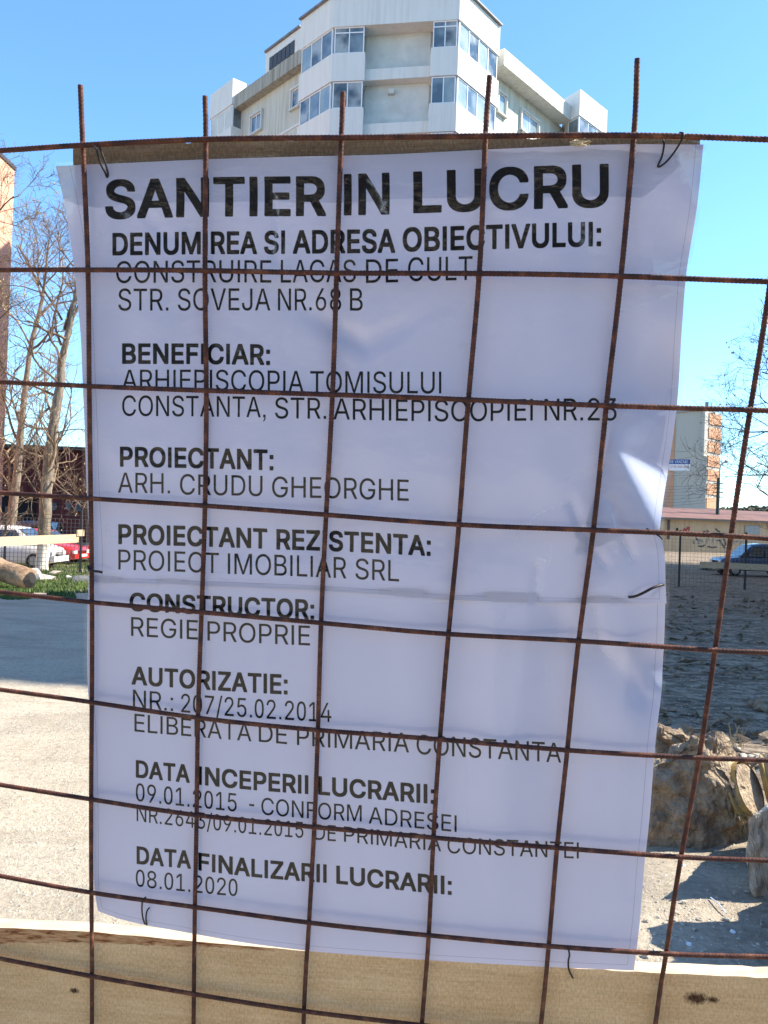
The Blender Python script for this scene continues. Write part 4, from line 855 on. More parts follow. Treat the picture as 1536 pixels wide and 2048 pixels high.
md = rock('earth_mound', [W(x, y, 5.3) for x, y in ((1260, 1560), (1300, 1470), (1330, 1458), (1372, 1478), (1420, 1530), (1480, 1570))] + [W(x, y, 6.0) for x, y in ((1260, 1530), (1320, 1462), (1400, 1500), (1480, 1530))], M['soil'], .06, 9, 4, 4)
tag(md, 'low heap of brown clods behind the mud-caked lump', 'mound')
def ribbed(label, a, b, r):
    root = thing('yellow_pipe', label, 'pipe', tuple(a)); a = Vector(a); b = Vector(b); q = MB(); pts = []; rr = []
    n = 28
    for i in range(n + 1):
        f = i / n; pts.append((b - a) * f); rr.append(r * (1 + (.13 if (i % 9) in (3, 4) else 0)))
    q.tube(pts, rr, 28, False); q.build('shell', M['yellow_pipe'], root)
    q = MB(); q.tube([Vector(), (b - a) * .999], r * .9, 20); q.build('core', M['mud'], root)
    return root
ribbed('muddy yellow ribbed pipe piece lying against the mud-caked lump', W(1436, 1590, 4.72), W(1500, 1578, 4.60), .155)
ribbed('second muddy yellow pipe piece at the right edge above the pale slab', W(1524, 1560, 4.75), W(1580, 1555, 4.7), .125)
r5 = random.Random(9)
def stone(px, py, s, mt, label, grp, d=None, flat=.6, name='stone'):
    p = G(px, py); p.z = gh(p.x, p.y) + s * .15
    pts = [(r5.gauss(0, 1), r5.gauss(0, 1), r5.gauss(0, 1)) for _ in range(12)]
    pts = [Vector(v).normalized() for v in pts]
    o = rock(name, [Vector((v.x * s * r5.uniform(.8, 1.2), v.y * s * .8, v.z * s * flat)) for v in pts], mt, s * .12, 2 / s, 1, r5.random() * 9)
    o.location = p; o.rotation_euler = (0, 0, r5.uniform(0, 6)); tag(o, label, 'stone', grp); return o
# pale stones along the ridge
for i in range(46):
    x = r5.uniform(1300, 1600); y = 1462 + (x - 1300) * .22 + r5.uniform(-6, 34)
    stone(x, y + 12, r5.uniform(.025, .075), M['pale_stone'], 'one of the pale stones strewn on the sunlit ridge behind the rubble', 'pale stones on the sunlit ridge')
for i in range(30):
    x = r5.uniform(1290, 1540); y = r5.uniform(1745, 1930)
    stone(x, y, r5.uniform(.008, .022), M['pale_stone'], 'one of the small pebbles lying on the ground in front of the rubble', 'pebbles in front of the rubble')
stone(1478, 1545, .055, M['pale_stone'], 'white stone wedged above the yellow pipe pieces', None)
for px, py, s, mt, lb in ((113, 1150, .34, 'pale_stone', 'pale stone heap piece right of the limewashed trunk'), (66, 1157, .55, 'concrete', 'large grey stone at the foot of the limewashed trunk, beside the log'),
                          (86, 1160, .42, 'concrete', 'rounded grey stone at the base of the limewashed trunk'), (137, 1157, .14, 'litter_w', 'small white stone in the grass near the notice'), (160, 1164, .36, 'asphalt_lump', 'dark grey lump in the grass next to the notice')):
    stone(px, py, s, M[mt], lb, None)
# gravel: too many to count
q = MB()
def peb(x, y, s):
    z = gh(x, y); a = r5.uniform(0, 6.28); c, sn_ = math.cos(a) * s, math.sin(a) * s
    q.add([(x + c, y + sn_, z), (x - sn_, y + c * .8, z), (x - c, y - sn_, z), (x + sn_, y - c * .8, z), (x + c * .2, y, z + s * r5.uniform(.4, .8))], [(0, 1, 4), (1, 2, 4), (2, 3, 4), (3, 0, 4)])
for _ in range(9000):
    d = 2.9 * (1 / (1 - r5.random() * .86)); x = r5.uniform(-.60, .62) * d; peb(x, d, r5.uniform(.002, .008) * (1 + d * .10))
tag(q.build('gravel', M['pale_stone']), 'fine gravel scattered over the bare ground', 'gravel', kind='stuff')
q = MB()
for _ in range(2600):
    d = 5 + 25 * r5.random() ** 1.6; x = r5.uniform(.12, .62) * d
    if noise.noise(Vector((x * .9, d * .5, 2))) < -.05: continue
    z = gh(x, d); s = r5.uniform(.015, .05) * (1 + d * .04); vs = [(x + r5.gauss(0, s), d + r5.gauss(0, s), z + abs(r5.gauss(0, s * .7))) for _ in range(5)]
    q.add(vs, [(0, 1, 2), (0, 2, 3), (0, 3, 4), (1, 3, 2), (1, 4, 3), (0, 4, 1)])
tag(q.build('earth_clods', M['soil']), 'dark clods of churned earth on the shaded yard at right', 'earth', kind='stuff')
# dark heap and white litter
stone(1425, 1141, .75, M['asphalt_lump'], 'dark green-black heap on the yard left of the pickup truck', None, flat=.35, name='heap')
stone(1531, 1420, .16, M['soil'], 'dark brown clod in the shaded yard at the right edge', None)
stone(1512, 1412, .12, M['soil'], 'smaller dark clod beside the brown clod at the right edge', None)
q = MB(); a = G(1421, 1809); b = G(1452, 1838); a.z = gh(a.x, a.y) + .012; b.z = gh(b.x, b.y) + .012; q.tube([a, (a + b) / 2 + Vector((.004, 0, .006)), b], .0035, 5)
tag(q.build('straw', M['litter_w']), 'thin white straw lying on the shaded ground at lower right', 'straw')
for (x, y, s, lb) in ((1378, 1898, .016, 'crumpled scrap of white plastic near the bottom plank'), (1466, 1872, .018, 'torn strip of pale plastic on the shaded ground'), (1367, 1742, .012, 'tiny green-white scrap beside the lump shadow'), (1360, 1102, .0, '')):
    if s: o = stone(x, y, s, M['litter_w'], lb, None, name='litter'); o['category'] = 'litter'
# dead stalks
q = MB()
for k in range(16):
    p = G(1470 + r5.uniform(-22, 22), 1500 + r5.uniform(0, 10)); t = p + Vector((r5.uniform(-.10, .10), r5.uniform(-.05, .05), r5.uniform(.08, .26)))
    q.tube([p, (p + t) / 2 + Vector((r5.uniform(-.02, .02), 0, 0)), t], [.003, .002, .0012], 4)
tag(q.build('dry_stalks', M['bud']), 'dry straw-coloured weed stalks on the ridge of pale stones', 'weeds')
q = MB()
for k in range(14):
    p = W(1478 + r5.uniform(-8, 8), 1640 + r5.uniform(-25, 10), 4.5); t = p + Vector((r5.uniform(-.02, .12), r5.uniform(-.06, .02), r5.uniform(-.16, .05)))
    q.tube([p, (p + t) / 2 + Vector((0, 0, r5.uniform(-.01, .03))), t], [.0028, .002, .001], 4)
tag(q.build('roots', M['bud']), 'curly pale roots hanging off the mud-caked lump by the yellow pipe', 'roots')
# log at the left edge
lg = thing('tree_log', 'thick brown felled log lying at the left edge in the grass', 'log', tuple(G(20, 1178)))
la = G(58, 1180); lb_ = la + Vector((-3.6, .9, .75)); q = MB(); pts = []; rr = []
for i in range(15):
    f = i / 14; pts.append(la.lerp(lb_, f) + Vector((0, 0, .30)) - lg.location); rr.append((.27 + .16 * f) * (1 + .09 * math.sin(i * 1.9) + .05 * math.sin(i * 4.1)))
q.tube(pts, rr, 18); o = q.build('trunk', M['log_bark'], lg, True)
q = MB(); q.tube([pts[0] + Vector((.10, -.025, .02)), pts[0] + Vector((.0, 0, 0))], [.14, .27], 9); q.build('cut_end', M['dark'], lg)
for k, (f, vec) in enumerate(((.35, (.1, -.5, .25)), (.62, (-.1, -.45, .4)))):
    p = Vector(pts[int(f * 14)]); q = MB(); q.tube([p, p + Vector(vec) * .7, p + Vector(vec)], [.14, .11, .09], 10); q.build('limb_stub', M['log_bark'], lg, True)
# ------------------------------------------------------------------ the welded mesh in front
HB = [[(0, 300), (165, 290), (411, 280), (684, 275), (970, 271), (1268, 272), (1536, 280)],
      [(0, 540), (175, 541), (411, 541), (673, 545), (958, 548), (1243, 553), (1536, 562)],
      [(0, 765), (179, 772), (413, 780), (664, 790), (938, 800), (1212, 810), (1500, 820), (1536, 822)],
      [(0, 985), (181, 996), (409, 1012), (653, 1030), (918, 1048), (1186, 1060), (1463, 1073), (1536, 1078)],
      [(0, 1183), (183, 1205), (403, 1225), (643, 1245), (896, 1268), (1158, 1283), (1430, 1300), (1536, 1304)],
      [(0, 1380), (183, 1405), (397, 1435), (635, 1460), (880, 1480), (1135, 1500), (1397, 1515), (1536, 1521)],
      [(0, 1570), (183, 1598), (393, 1630), (628, 1655), (868, 1675), (1113, 1695), (1362, 1715), (1536, 1722)],
      [(0, 1751), (183, 1785), (389, 1815), (619, 1845), (857, 1870), (1097, 1893), (1333, 1908), (1536, 1913)],
      [(0, 1917), (183, 1953), (389, 1988), (611, 2022), (850, 2052), (1085, 2078), (1310, 2098), (1536, 2112)],
      [(0, 2082), (183, 2122), (389, 2160), (605, 2196), (840, 2230), (1070, 2258), (1290, 2280), (1536, 2298)],
      [(0, 2245), (183, 2290), (389, 2332), (600, 2370), (830, 2404), (1058, 2436), (1272, 2460), (1536, 2480)]]
VB = [[(-98, 190), (-80, 540), (-62, 990), (-45, 1560), (-30, 2048), (-22, 2560)],
      [(161, 170), (165, 290), (175, 541), (179, 772), (182, 996), (183, 1205), (183, 1598), (183, 1953), (185, 2560)],
      [(409, 192), (411, 280), (411, 541), (413, 780), (409, 1012), (403, 1225), (397, 1435), (393, 1630), (389, 1815), (388, 2048), (386, 2560)],
      [(687, 184), (684, 275), (673, 545), (664, 790), (653, 1030), (643, 1245), (635, 1460), (628, 1655), (619, 1845), (607, 2048), (588, 2560)],
      [(979, 151), (970, 271), (958, 548), (938, 800), (918, 1048), (896, 1268), (880, 1480), (868, 1675), (857, 1870), (843, 2048), (806, 2560)],
      [(1274, 117), (1268, 272), (1243, 553), (1212, 810), (1186, 1060), (1158, 1283), (1135, 1500), (1113, 1695), (1097, 1893), (1083, 2048), (1030, 2560)],
      [(1586, 130), (1572, 290), (1537, 580), (1500, 820), (1463, 1073), (1430, 1300), (1397, 1515), (1362, 1715), (1333, 1908), (1311, 2048), (1240, 2560)],
      [(1900, 150), (1840, 600), (1750, 1100), (1660, 1600), (1570, 2100), (1490, 2560)]]
def catmull(pts, n):
    out = []; P_ = [pts[0] * 2 - pts[1]] + pts + [pts[-1] * 2 - pts[-2]]
    for i in range(len(pts) - 1):
        a, b, c, d = P_[i:i + 4]
        for k in range(n):
            t = k / n; out.append(.5 * ((2 * b) + (c - a) * t + (2 * a - 5 * b + 4 * c - d) * t * t + (3 * b - a - 3 * c + d) * t ** 3))
    out.append(pts[-1]); return out
def rebar(pts, r, name, parent, mt, step=.00125, n=9, pitch=.0058, hand=1, ph=0):
    cp = np.array([tuple(p) for p in catmull([Vector(p) for p in pts], 16)])
    s = np.r_[0, np.cumsum(np.linalg.norm(np.diff(cp, axis=0), axis=1))]
    m = int(s[-1] / step); S = np.linspace(0, s[-1], m)
    C = np.stack([np.interp(S, s, cp[:, k]) for k in range(3)], 1)
    wob = .0009 * np.sin(S * 9 + ph)[:, None]
    T = np.gradient(C, axis=0); T /= np.linalg.norm(T, axis=1)[:, None]
    nn = np.array(fn); U = nn - T * (T @ nn)[:, None]; U /= np.linalg.norm(U, axis=1)[:, None]; V = np.cross(T, U)
    C = C + V * wob
    th = np.arange(n) / n * 2 * np.pi
    phase = 2 * np.pi * S[:, None] / pitch + hand * (2 * th[None, :])
    rib = np.clip(np.sin(phase), -.1, .75) / .75
    side = np.abs(np.sin(th - .3)) ** .5
    rng = np.random.default_rng(int(abs(ph) * 100) + 3)
    jit = rng.normal(0, .012, (m, n))
    R = r * (1 + .12 * rib * side[None, :] + jit)
    X = C[:, None, :] + R[:, :, None] * (np.cos(th)[None, :, None] * U[:, None, :] + np.sin(th)[None, :, None] * V[:, None, :])
    X = X.reshape(-1, 3)
    i, k = np.meshgrid(np.arange(m - 1), np.arange(n), indexing='ij')
    Fq = np.stack([i * n + k, i * n + (k + 1) % n, (i + 1) * n + (k + 1) % n, (i + 1) * n + k], -1).reshape(-1, 4)
    caps = [list(range(n))[::-1], list(range((m - 1) * n, m * n))]
    me = bpy.data.meshes.new(name); nf = len(Fq) + 2
    me.vertices.add(len(X)); me.vertices.foreach_set('co', X.ravel())
    li = np.r_[Fq.ravel(), caps[0], caps[1]]; me.loops.add(len(li)); me.loops.foreach_set('vertex_index', li.astype(np.int32))
    me.polygons.add(nf); me.polygons.foreach_set('loop_start', np.r_[np.arange(len(Fq)) * 4, len(Fq) * 4, len(Fq) * 4 + n].astype(np.int32))
    sm = np.ones(nf, bool); sm[-2:] = False; me.polygons.foreach_set('use_smooth', sm)
    me.update(calc_edges=True); me.validate(); me.materials.append(mt)
    o = bpy.data.objects.new(name, me); COL.objects.link(o); o.parent = parent; o.matrix_parent_inverse = Matrix.Translation(-Vector(parent.location)); return o
base = F(700, 2560); fence = thing('rebar_mesh_fence', 'rusty welded mesh of ribbed reinforcing bars close in front of the camera', 'fence', tuple(base))
RB_ = .0039
for i, l in enumerate(HB):
    (x0, y0), (x1, y1) = l[0], l[1]; e0 = (x0 - 200, y0 - (y1 - y0) / (x1 - x0) * 200)
    (x0, y0), (x1, y1) = l[-2], l[-1]; e1 = (x1 + 420, y1 + (y1 - y0) / (x1 - x0) * 420)
    rebar([F(x, y, -.0040) for x, y in [e0] + l + [e1]], RB_, 'horizontal_bar', fence, M['rust'], ph=i * 1.7, hand=1 if i % 2 else -1)
for i, l in enumerate(VB):
    rebar([F(x, y, .0040) for x, y in l], RB_, 'vertical_bar', fence, M['rust'], ph=i * 2.3 + .5, hand=-1 if i % 2 else 1)
# weld beads at the crossings
wb = MB()
for v in VB[1:7]:
    for h in HB[:9]:
        # crossing by interpolation
        best = None
        for (a, b) in zip(v[:-1], v[1:]):
            for (c, d) in zip(h[:-1], h[1:]):
                rx, ry = b[0] - a[0], b[1] - a[1]; sx, sy = d[0] - c[0], d[1] - c[1]; den = rx * sy - ry * sx
                if abs(den) < 1e-6: continue
                t = ((c[0] - a[0]) * sy - (c[1] - a[1]) * sx) / den; u = ((c[0] - a[0]) * ry - (c[1] - a[1]) * rx) / den
                if 0 <= t <= 1 and 0 <= u <= 1: best = (a[0] + rx * t, a[1] + ry * t)
        if best:
            p = F(best[0], best[1], 0); q = MB(); k = .0056
            pts = [Vector((math.cos(a) * math.cos(b), math.sin(a) * math.cos(b), math.sin(b))) * k for b in (-1.2, -.4, .4, 1.2) for a in [j * math.pi / 3 for j in range(6)]]
            q.add([Vector() + p0 for p0 in pts], [(r * 6 + j, r * 6 + (j + 1) % 6, (r + 1) * 6 + (j + 1) % 6, (r + 1) * 6 + j) for r in range(3) for j in range(6)] + [(5, 4, 3, 2, 1, 0), (18, 19, 20, 21, 22, 23)])
            if 'weld' not in M: WELD = q.build('weld', M['rust'], fence, True); M['weld'] = WELD
            else: WELD = share(M['weld'], fence, 'weld')
            WELD.matrix_local = Matrix.Translation(p - Vector(fence.location))
# ------------------------------------------------------------------ timber on the fence
def board(name, label, cat, top, bot, d0, th, mt, mt_edge, nseg=24, rough=.0015):
    """board lying behind the mesh; top / bot are its front edges as photo polylines"""
    def samp(l, f):
        x = l[0][0] + (l[-1][0] - l[0][0]) * f
        for a, b in zip(l[:-1], l[1:]):
            if a[0] <= x <= b[0]: return (x, a[1] + (b[1] - a[1]) * (x - a[0]) / (b[0] - a[0]))
        return l[-1]
    root = thing(name, label, cat, tuple(F(*bot[0], d0)))
    tp = [F(*samp(top, i / nseg), d0) + Vector((0, 0, rough * noise.noise(Vector((i * .6, 1, 3))))) for i in range(nseg + 1)]; bt_ = [F(*samp(bot, i / nseg), d0) for i in range(nseg + 1)]
    NV = 7; v = []; uv = []; f = []
    for i in range(nseg + 1):
        for j in range(NV):
            v.append(bt_[i].lerp(tp[i], j / (NV - 1)) ); uv.append(((tp[i] - tp[0]).length, -(tp[i] - bt_[i]).length * (1 - j / (NV - 1))))
    for i in range(nseg):
        for j in range(NV - 1):
            a = i * NV + j; f.append((a, a + NV, a + NV + 1, a + 1))
    k = len(v); back = -fn * th
    for i in range(nseg + 1): v.append(bt_[i] + back); uv.append(((tp[i] - tp[0]).length, -.02)); v.append(tp[i] + back); uv.append(((tp[i] - tp[0]).length, -.04))
    for i in range(nseg):
        f.append((k + 2 * i + 1, k + 2 * i + 3, k + 2 * i + 2, k + 2 * i)); f.append((i * NV, k + 2 * i, k + 2 * i + 2, (i + 1) * NV))
    f.append(tuple(range(NV)) + (k + 1, k)); e = nseg * NV; f.append(tuple(range(e, e + NV))[::-1] + (k + 2 * nseg, k + 2 * nseg + 1))
    o = mesh('board_face', v, f, mt, root, False, uv); o.matrix_parent_inverse = Matrix.Translation(-Vector(root.location))
    v = []; f = []; rr_ = random.Random(4)
    for i in range(nseg + 1):
        jj = Vector((0, 0, rough * .6 * rr_.random())); v += [tp[i], tp[i] + jj, tp[i] + back + jj, tp[i] + back]
    for i in range(nseg): f += [(4 * i + 1, 4 * i + 5, 4 * i + 6, 4 * i + 2), (4 * i, 4 * i + 4, 4 * i + 5, 4 * i + 1), (4 * i + 2, 4 * i + 6, 4 * i + 7, 4 * i + 3)]
    o = mesh('sawn_top_edge', v, f, mt_edge, root); o.matrix_parent_inverse = Matrix.Translation(-Vector(root.location))
    return root
board('wooden_plank', 'wide rough-sawn wooden plank across the bottom with sunlit top edge', 'plank',
      [(-260, 1840), (0, 1855), (182, 1864), (390, 1883), (620, 1903), (1268, 1944), (1536, 1956), (1900, 1965)],
      [(-260, 2280), (0, 2296), (1536, 2400), (1900, 2420)], .0145, .026, M['plank'], M['plank_edge'], 90)
board('wooden_batten', 'narrow weathered batten behind the top edge of the notice', 'batten',
      [(146, 291), (411, 284), (768, 280), (1100, 277), (1400, 270)], [(146, 330), (768, 316), (1400, 300)], .0250, .022, M['batten'], M['batten'], 60, .004)
# ------------------------------------------------------------------ laminated sheets
def parc(l):
    l = np.array(l, float); s = np.r_[0, np.cumsum(np.linalg.norm(np.diff(l, axis=0), axis=1))]; s /= s[-1]
    # smooth by cubic Hermite through the points
    m = np.gradient(l, s, axis=0)
    def ev(t):
        t = np.clip(np.atleast_1d(t), 0, 1); i = np.clip(np.searchsorted(s, t, side='right') - 1, 0, len(s) - 2); h = (s[i + 1] - s[i])[:, None]; u = ((t - s[i]) / (s[i + 1] - s[i]))[:, None]
        return (2 * u ** 3 - 3 * u ** 2 + 1) * l[i] + (u ** 3 - 2 * u ** 2 + u) * h * m[i] + (-2 * u ** 3 + 3 * u ** 2) * l[i + 1] + (u ** 3 - u ** 2) * h * m[i + 1]
    return ev
class Coons:
    def __init__(s, top, bot, left, right):
        s.T, s.B, s.L, s.R = parc(top), parc(bot), parc(left), parc(right)
        s.c = [np.array(top[0]), np.array(top[-1]), np.array(bot[0]), np.array(bot[-1])]
    def __call__(s, u, v):
        u = np.atleast_1d(np.asarray(u, float)); v = np.atleast_1d(np.asarray(v, float)); U = u[:, None]; V = v[:, None]
        return (1 - V) * s.T(u) + V * s.B(u) + (1 - U) * s.L(v) + U * s.R(v) - ((1 - U) * (1 - V) * s.c[0] + U * (1 - V) * s.c[1] + (1 - U) * V * s.c[2] + U * V * s.c[3])
    def inv(s, px, py):
        g = np.linspace(0, 1, 41); uu, vv = np.meshgrid(g, g); p = s(uu.ravel(), vv.ravel()); k = np.argmin((p[:, 0] - px) ** 2 + (p[:, 1] - py) ** 2)
        u, v = uu.ravel()[k], vv.ravel()[k]
        for _ in range(8):
            p0 = s(u, v)[0]; e = 1e-3; du = (s(min(u + e, 1), v)[0] - s(max(u - e, 0), v)[0]) / (min(u + e, 1) - max(u - e, 0)); dv = (s(u, min(v + e, 1))[0] - s(u, max(v - e, 0))[0]) / (min(v + e, 1) - max(v - e, 0))
            J = np.array([du, dv]).T; d = np.linalg.solve(J, np.array([px, py]) - p0); u += d[0]; v += d[1]
            u = min(max(u, 0), 1); v = min(max(v, 0), 1)
        return u, v
UPT = [(111, 332), (250, 326), (404, 319), (590, 313.5), (768, 309), (1029, 296.5), (1224, 289), (1407, 289)]
UPL = [(111, 332), (126.5, 397), (140.6, 479), (152, 573), (161.7, 678), (165, 760), (169, 850), (172, 940), (176, 1029), (180, 1100), (180, 1164)]
UPR = [(1407, 289), (1394, 414), (1372, 553), (1364, 657), (1354, 810), (1338, 930), (1323, 1030), (1320, 1066), (1325, 1085), (1330, 1120), (1331, 1165), (1333, 1207)]
UPB = [(180, 1164), (400, 1171), (690, 1184), (900, 1199), (1100, 1205), (1333, 1207)]
LOT = [(178, 1150), (690, 1172), (1331, 1196)]
LOL = [(178, 1150), (175, 1209), (174, 1288), (175, 1361), (179, 1420), (183, 1493), (186, 1600), (187, 1700), (189, 1780), (196, 1822)]
LOR = [(1331, 1196), (1328, 1287), (1325.8, 1323), (1323, 1383), (1314, 1456), (1308, 1520), (1305, 1560), (1298, 1646), (1289, 1730), (1280, 1840), (1268, 1941)]
LOB = [(196, 1822), (228, 1834), (295, 1851), (350, 1861), (500, 1887), (620, 1902), (768, 1914), (968, 1927), (1120, 1935), (1268, 1941)]
def sstep(a, b, x):
    t = np.clip((x - a) / (b - a), 0, 1); return t * t * (3 - 2 * t)
def nz(x, y, sx, sy, seed):
    return np.array([noise.noise(Vector((float(a) * sx, float(b) * sy, seed))) for a, b in zip(x, y)])
def depth_upper(p):
    x, y = p[:, 0], p[:, 1]
    d = .0118 + (.0027 + .0062 * nz(x, y, .0040, .0030, 1.0)) * sstep(1190, 1060, y) + .0022 * nz(x, y, .011, .009, 4.0) * sstep(1190, 1060, y)
    # vertical flutes near the left edge
    d += .0022 * np.sin(x * .045 + y * .004) * np.exp(-((x - 190) / 120) ** 2)
    # sharp cone-shaped buckle where the right edge is pulled back by the wire
    dx, dy = x - 1228, y - 893; r = np.hypot(dx, dy); a = np.degrees(np.arctan2(dy, dx))
    h = np.where(a > 25, 1 - sstep(26, 63, a), 1 - sstep(-95, 25, -(-a)) * 0)
    h = np.where(a > 22, 1 - sstep(22, 66, a), sstep(-115, 22, a))
    d += .00060 * (np.sqrt(r * r + 256) - 16) * h * (np.abs(a) < 115) * sstep(600, 830, y)
    # V-shaped fold under the second line
    d += .0055 * np.exp(-((y - 690 + .55 * np.abs(x - 735)) / 26) ** 2) * np.exp(-((x - 735) / 130) ** 2)
    # creases in the lower right corner
    for (x0, y0, x1, y1, am, wd) in ((1143, 1003, 1165, 1060, .0016, 10), (1165, 1060, 1210, 1132, .0014, 9), (1222, 1000, 1265, 1115, .0016, 10), (1075, 1130, 1068, 1210, .0018, 9), (560, 420, 552, 520, .0012, 10), (215, 340, 330, 470, .0012, 14)):
        tx, ty = x1 - x0, y1 - y0; L = math.hypot(tx, ty); s = np.clip(((x - x0) * tx + (y - y0) * ty) / L / L, 0, 1); q = np.hypot(x - x0 - tx * s, y - y0 - ty * s); d += 1.7 * am * np.exp(-(q / wd) ** 2)
    # upper-left corner flares away from the bars
    d += .00030 * np.clip(150 - x, 0, 200) * sstep(760, 330, y)
    d += .00025 * np.clip(x - 1390, 0, 200) * sstep(700, 300, y) + .00010 * np.clip(x - 1300, 0, 90) * sstep(420, 520, y) * sstep(700, 600, y)
    return np.maximum(d, .0102)
def depth_lower(p):
    x, y = p[:, 0], p[:, 1]
    d = .0124 + (.0016 + .0045 * nz(x, y, .0055, .0022, 11.0)) * sstep(1190, 1290, y) + .0014 * nz(x, y, .016, .0045, 14.0)
    d += .0050 * np.sin(x * .030 + .6 * np.sin(y * .004)) * np.exp(-((x - 1010) / 190) ** 2) * sstep(1900, 1500, y)
    # buckle from the right wire down into the sheet
    for (x0, y0, x1, y1, am, wd) in ((1190, 1215, 1200, 1290, .0018, 9), (1200, 1290, 1300, 1400, .0030, 22), (1120, 1240, 1290, 1430, .0022, 30)):
        tx, ty = x1 - x0, y1 - y0; L = math.hypot(tx, ty); s = np.clip(((x - x0) * tx + (y - y0) * ty) / L / L, 0, 1); q = np.hypot(x - x0 - tx * s, y - y0 - ty * s); d += 1.6 * am * np.exp(-(q / wd) ** 2)
    dx = x - 1255; d += .00035 * np.clip(dx, 0, 80) * np.exp(-((y - 1335) / 60) ** 2)
    d += .00005 * np.clip(x - 1240, 0, 90)
    d += .0022 * sstep(300, 180, x) * sstep(1700, 1830, y)
    d = np.where(y > 1800, np.minimum(d, .0125 + .00004 * np.clip(1900 - y, 0, 60)), d)
    return np.maximum(d, .0102)
def sheet_mesh(name, co, dfun, off, nu, nv, mt, parent, grow_=0):
    u = np.linspace(0, 1, nu); v = np.linspace(0, 1, nv); uu, vv = np.meshgrid(u, v); uu = uu.ravel(); vv = vv.ravel(); p = co(uu, vv); d = dfun(p) + off
    if grow_:
        pg = p.reshape(nv, nu, 2); du = np.gradient(pg, axis=1); dv = np.gradient(pg, axis=0)
        du /= np.linalg.norm(du, axis=2)[..., None]; dv /= np.linalg.norm(dv, axis=2)[..., None]
        su = np.zeros((nv, nu, 1)); su[:, 0] = -1; su[:, -1] = 1; sv = np.zeros((nv, nu, 1)); sv[0] = -1; sv[-1] = 1
        p = (pg + grow_ * (su * du + sv * dv)).reshape(-1, 2)
    vs = [F(a, b, dd) for (a, b), dd in zip(p, d)]
    fs = [(j * nu + i, (j + 1) * nu + i, (j + 1) * nu + i + 1, j * nu + i + 1) for j in range(nv - 1) for i in range(nu - 1)]
    o = mesh(name, vs, fs, mt, parent, True, [(a, 1 - b) for a, b in zip(uu, vv)])
    o.matrix_parent_inverse = Matrix.Translation(-Vector(parent.location)); return o
WU = [("SANTIER",1,210,360,438.3,651.7,352.3,432.3),("IN",1,687.7,348.3,431,778.7,345,429),("LUCRU",1,826.3,343.3,426.7,1217,327.3,414.5),
("DENUMIREA",1,225,466,511,514,462.7,508.3),("SI",1,528.3,462.3,508.3,570,460.7,507.7),("ADRESA",1,585.7,460.7,507.7,790.3,457.7,505.7),("OBIECTIVULUI:",1,805.3,455,503.5,1202,443.3,492.7),
("CONSTRUIRE",0,232.3,522.7,566,542.7,520.7,565.3),("LACAS",0,561.7,520,565.3,711.7,519.6,564),("DE",0,732,519,566,796.3,517.3,564.3),("CULT,",0,816.3,515,562.3,957,512,559.3),
("STR.",0,236.7,577.3,621,336.7,577.3,621),("SOVEJA",0,355.7,577.3,621,540.7,577.3,621),("NR.68",0,556,577.3,621,682.3,576.7,621),("B",0,700,576.7,621,725.3,576.7,621.7),
("BENEFICIAR:",1,244.3,686.7,727.7,540,689,730.3),("ARHIEPISCOPIA",0,244,739.3,779,607.3,742.3,785),("TOMISULUI",0,620.7,742.3,785,882.5,743.3,786.6),
("CONSTANTA,",0,244.3,791,831.7,531,794,835),("STR.",0,550,795,836.7,652.3,796,837.7),("ARHIEPISCOPIEI",0,666.7,796.7,838.7,1065.4,797.8,841),("NR.23",0,1089,797.8,841,1233,796.4,841),
("PROIECTANT:",1,240,893.3,933.3,546.7,899.6,941),("ARH.",0,236,945,985,340,946.7,986.7),("CRUDU",0,360,948.3,989,525,951.7,992.3),("GHEORGHE",0,544.3,953.3,994.3,817.5,959.6,1001.8),
("PROIECTANT",1,236.7,1048.3,1088.3,534.3,1057.3,1097.7),("REZISTENTA:",1,552.7,1058.3,1099,861,1071,1112),
("PROIECT",0,236.7,1099,1139,437.7,1106,1146.7),("IMOBILIAR",0,455.7,1106.7,1147.7,692.7,1115,1157),("SRL",0,711,1117,1158,798,1121,1163)]
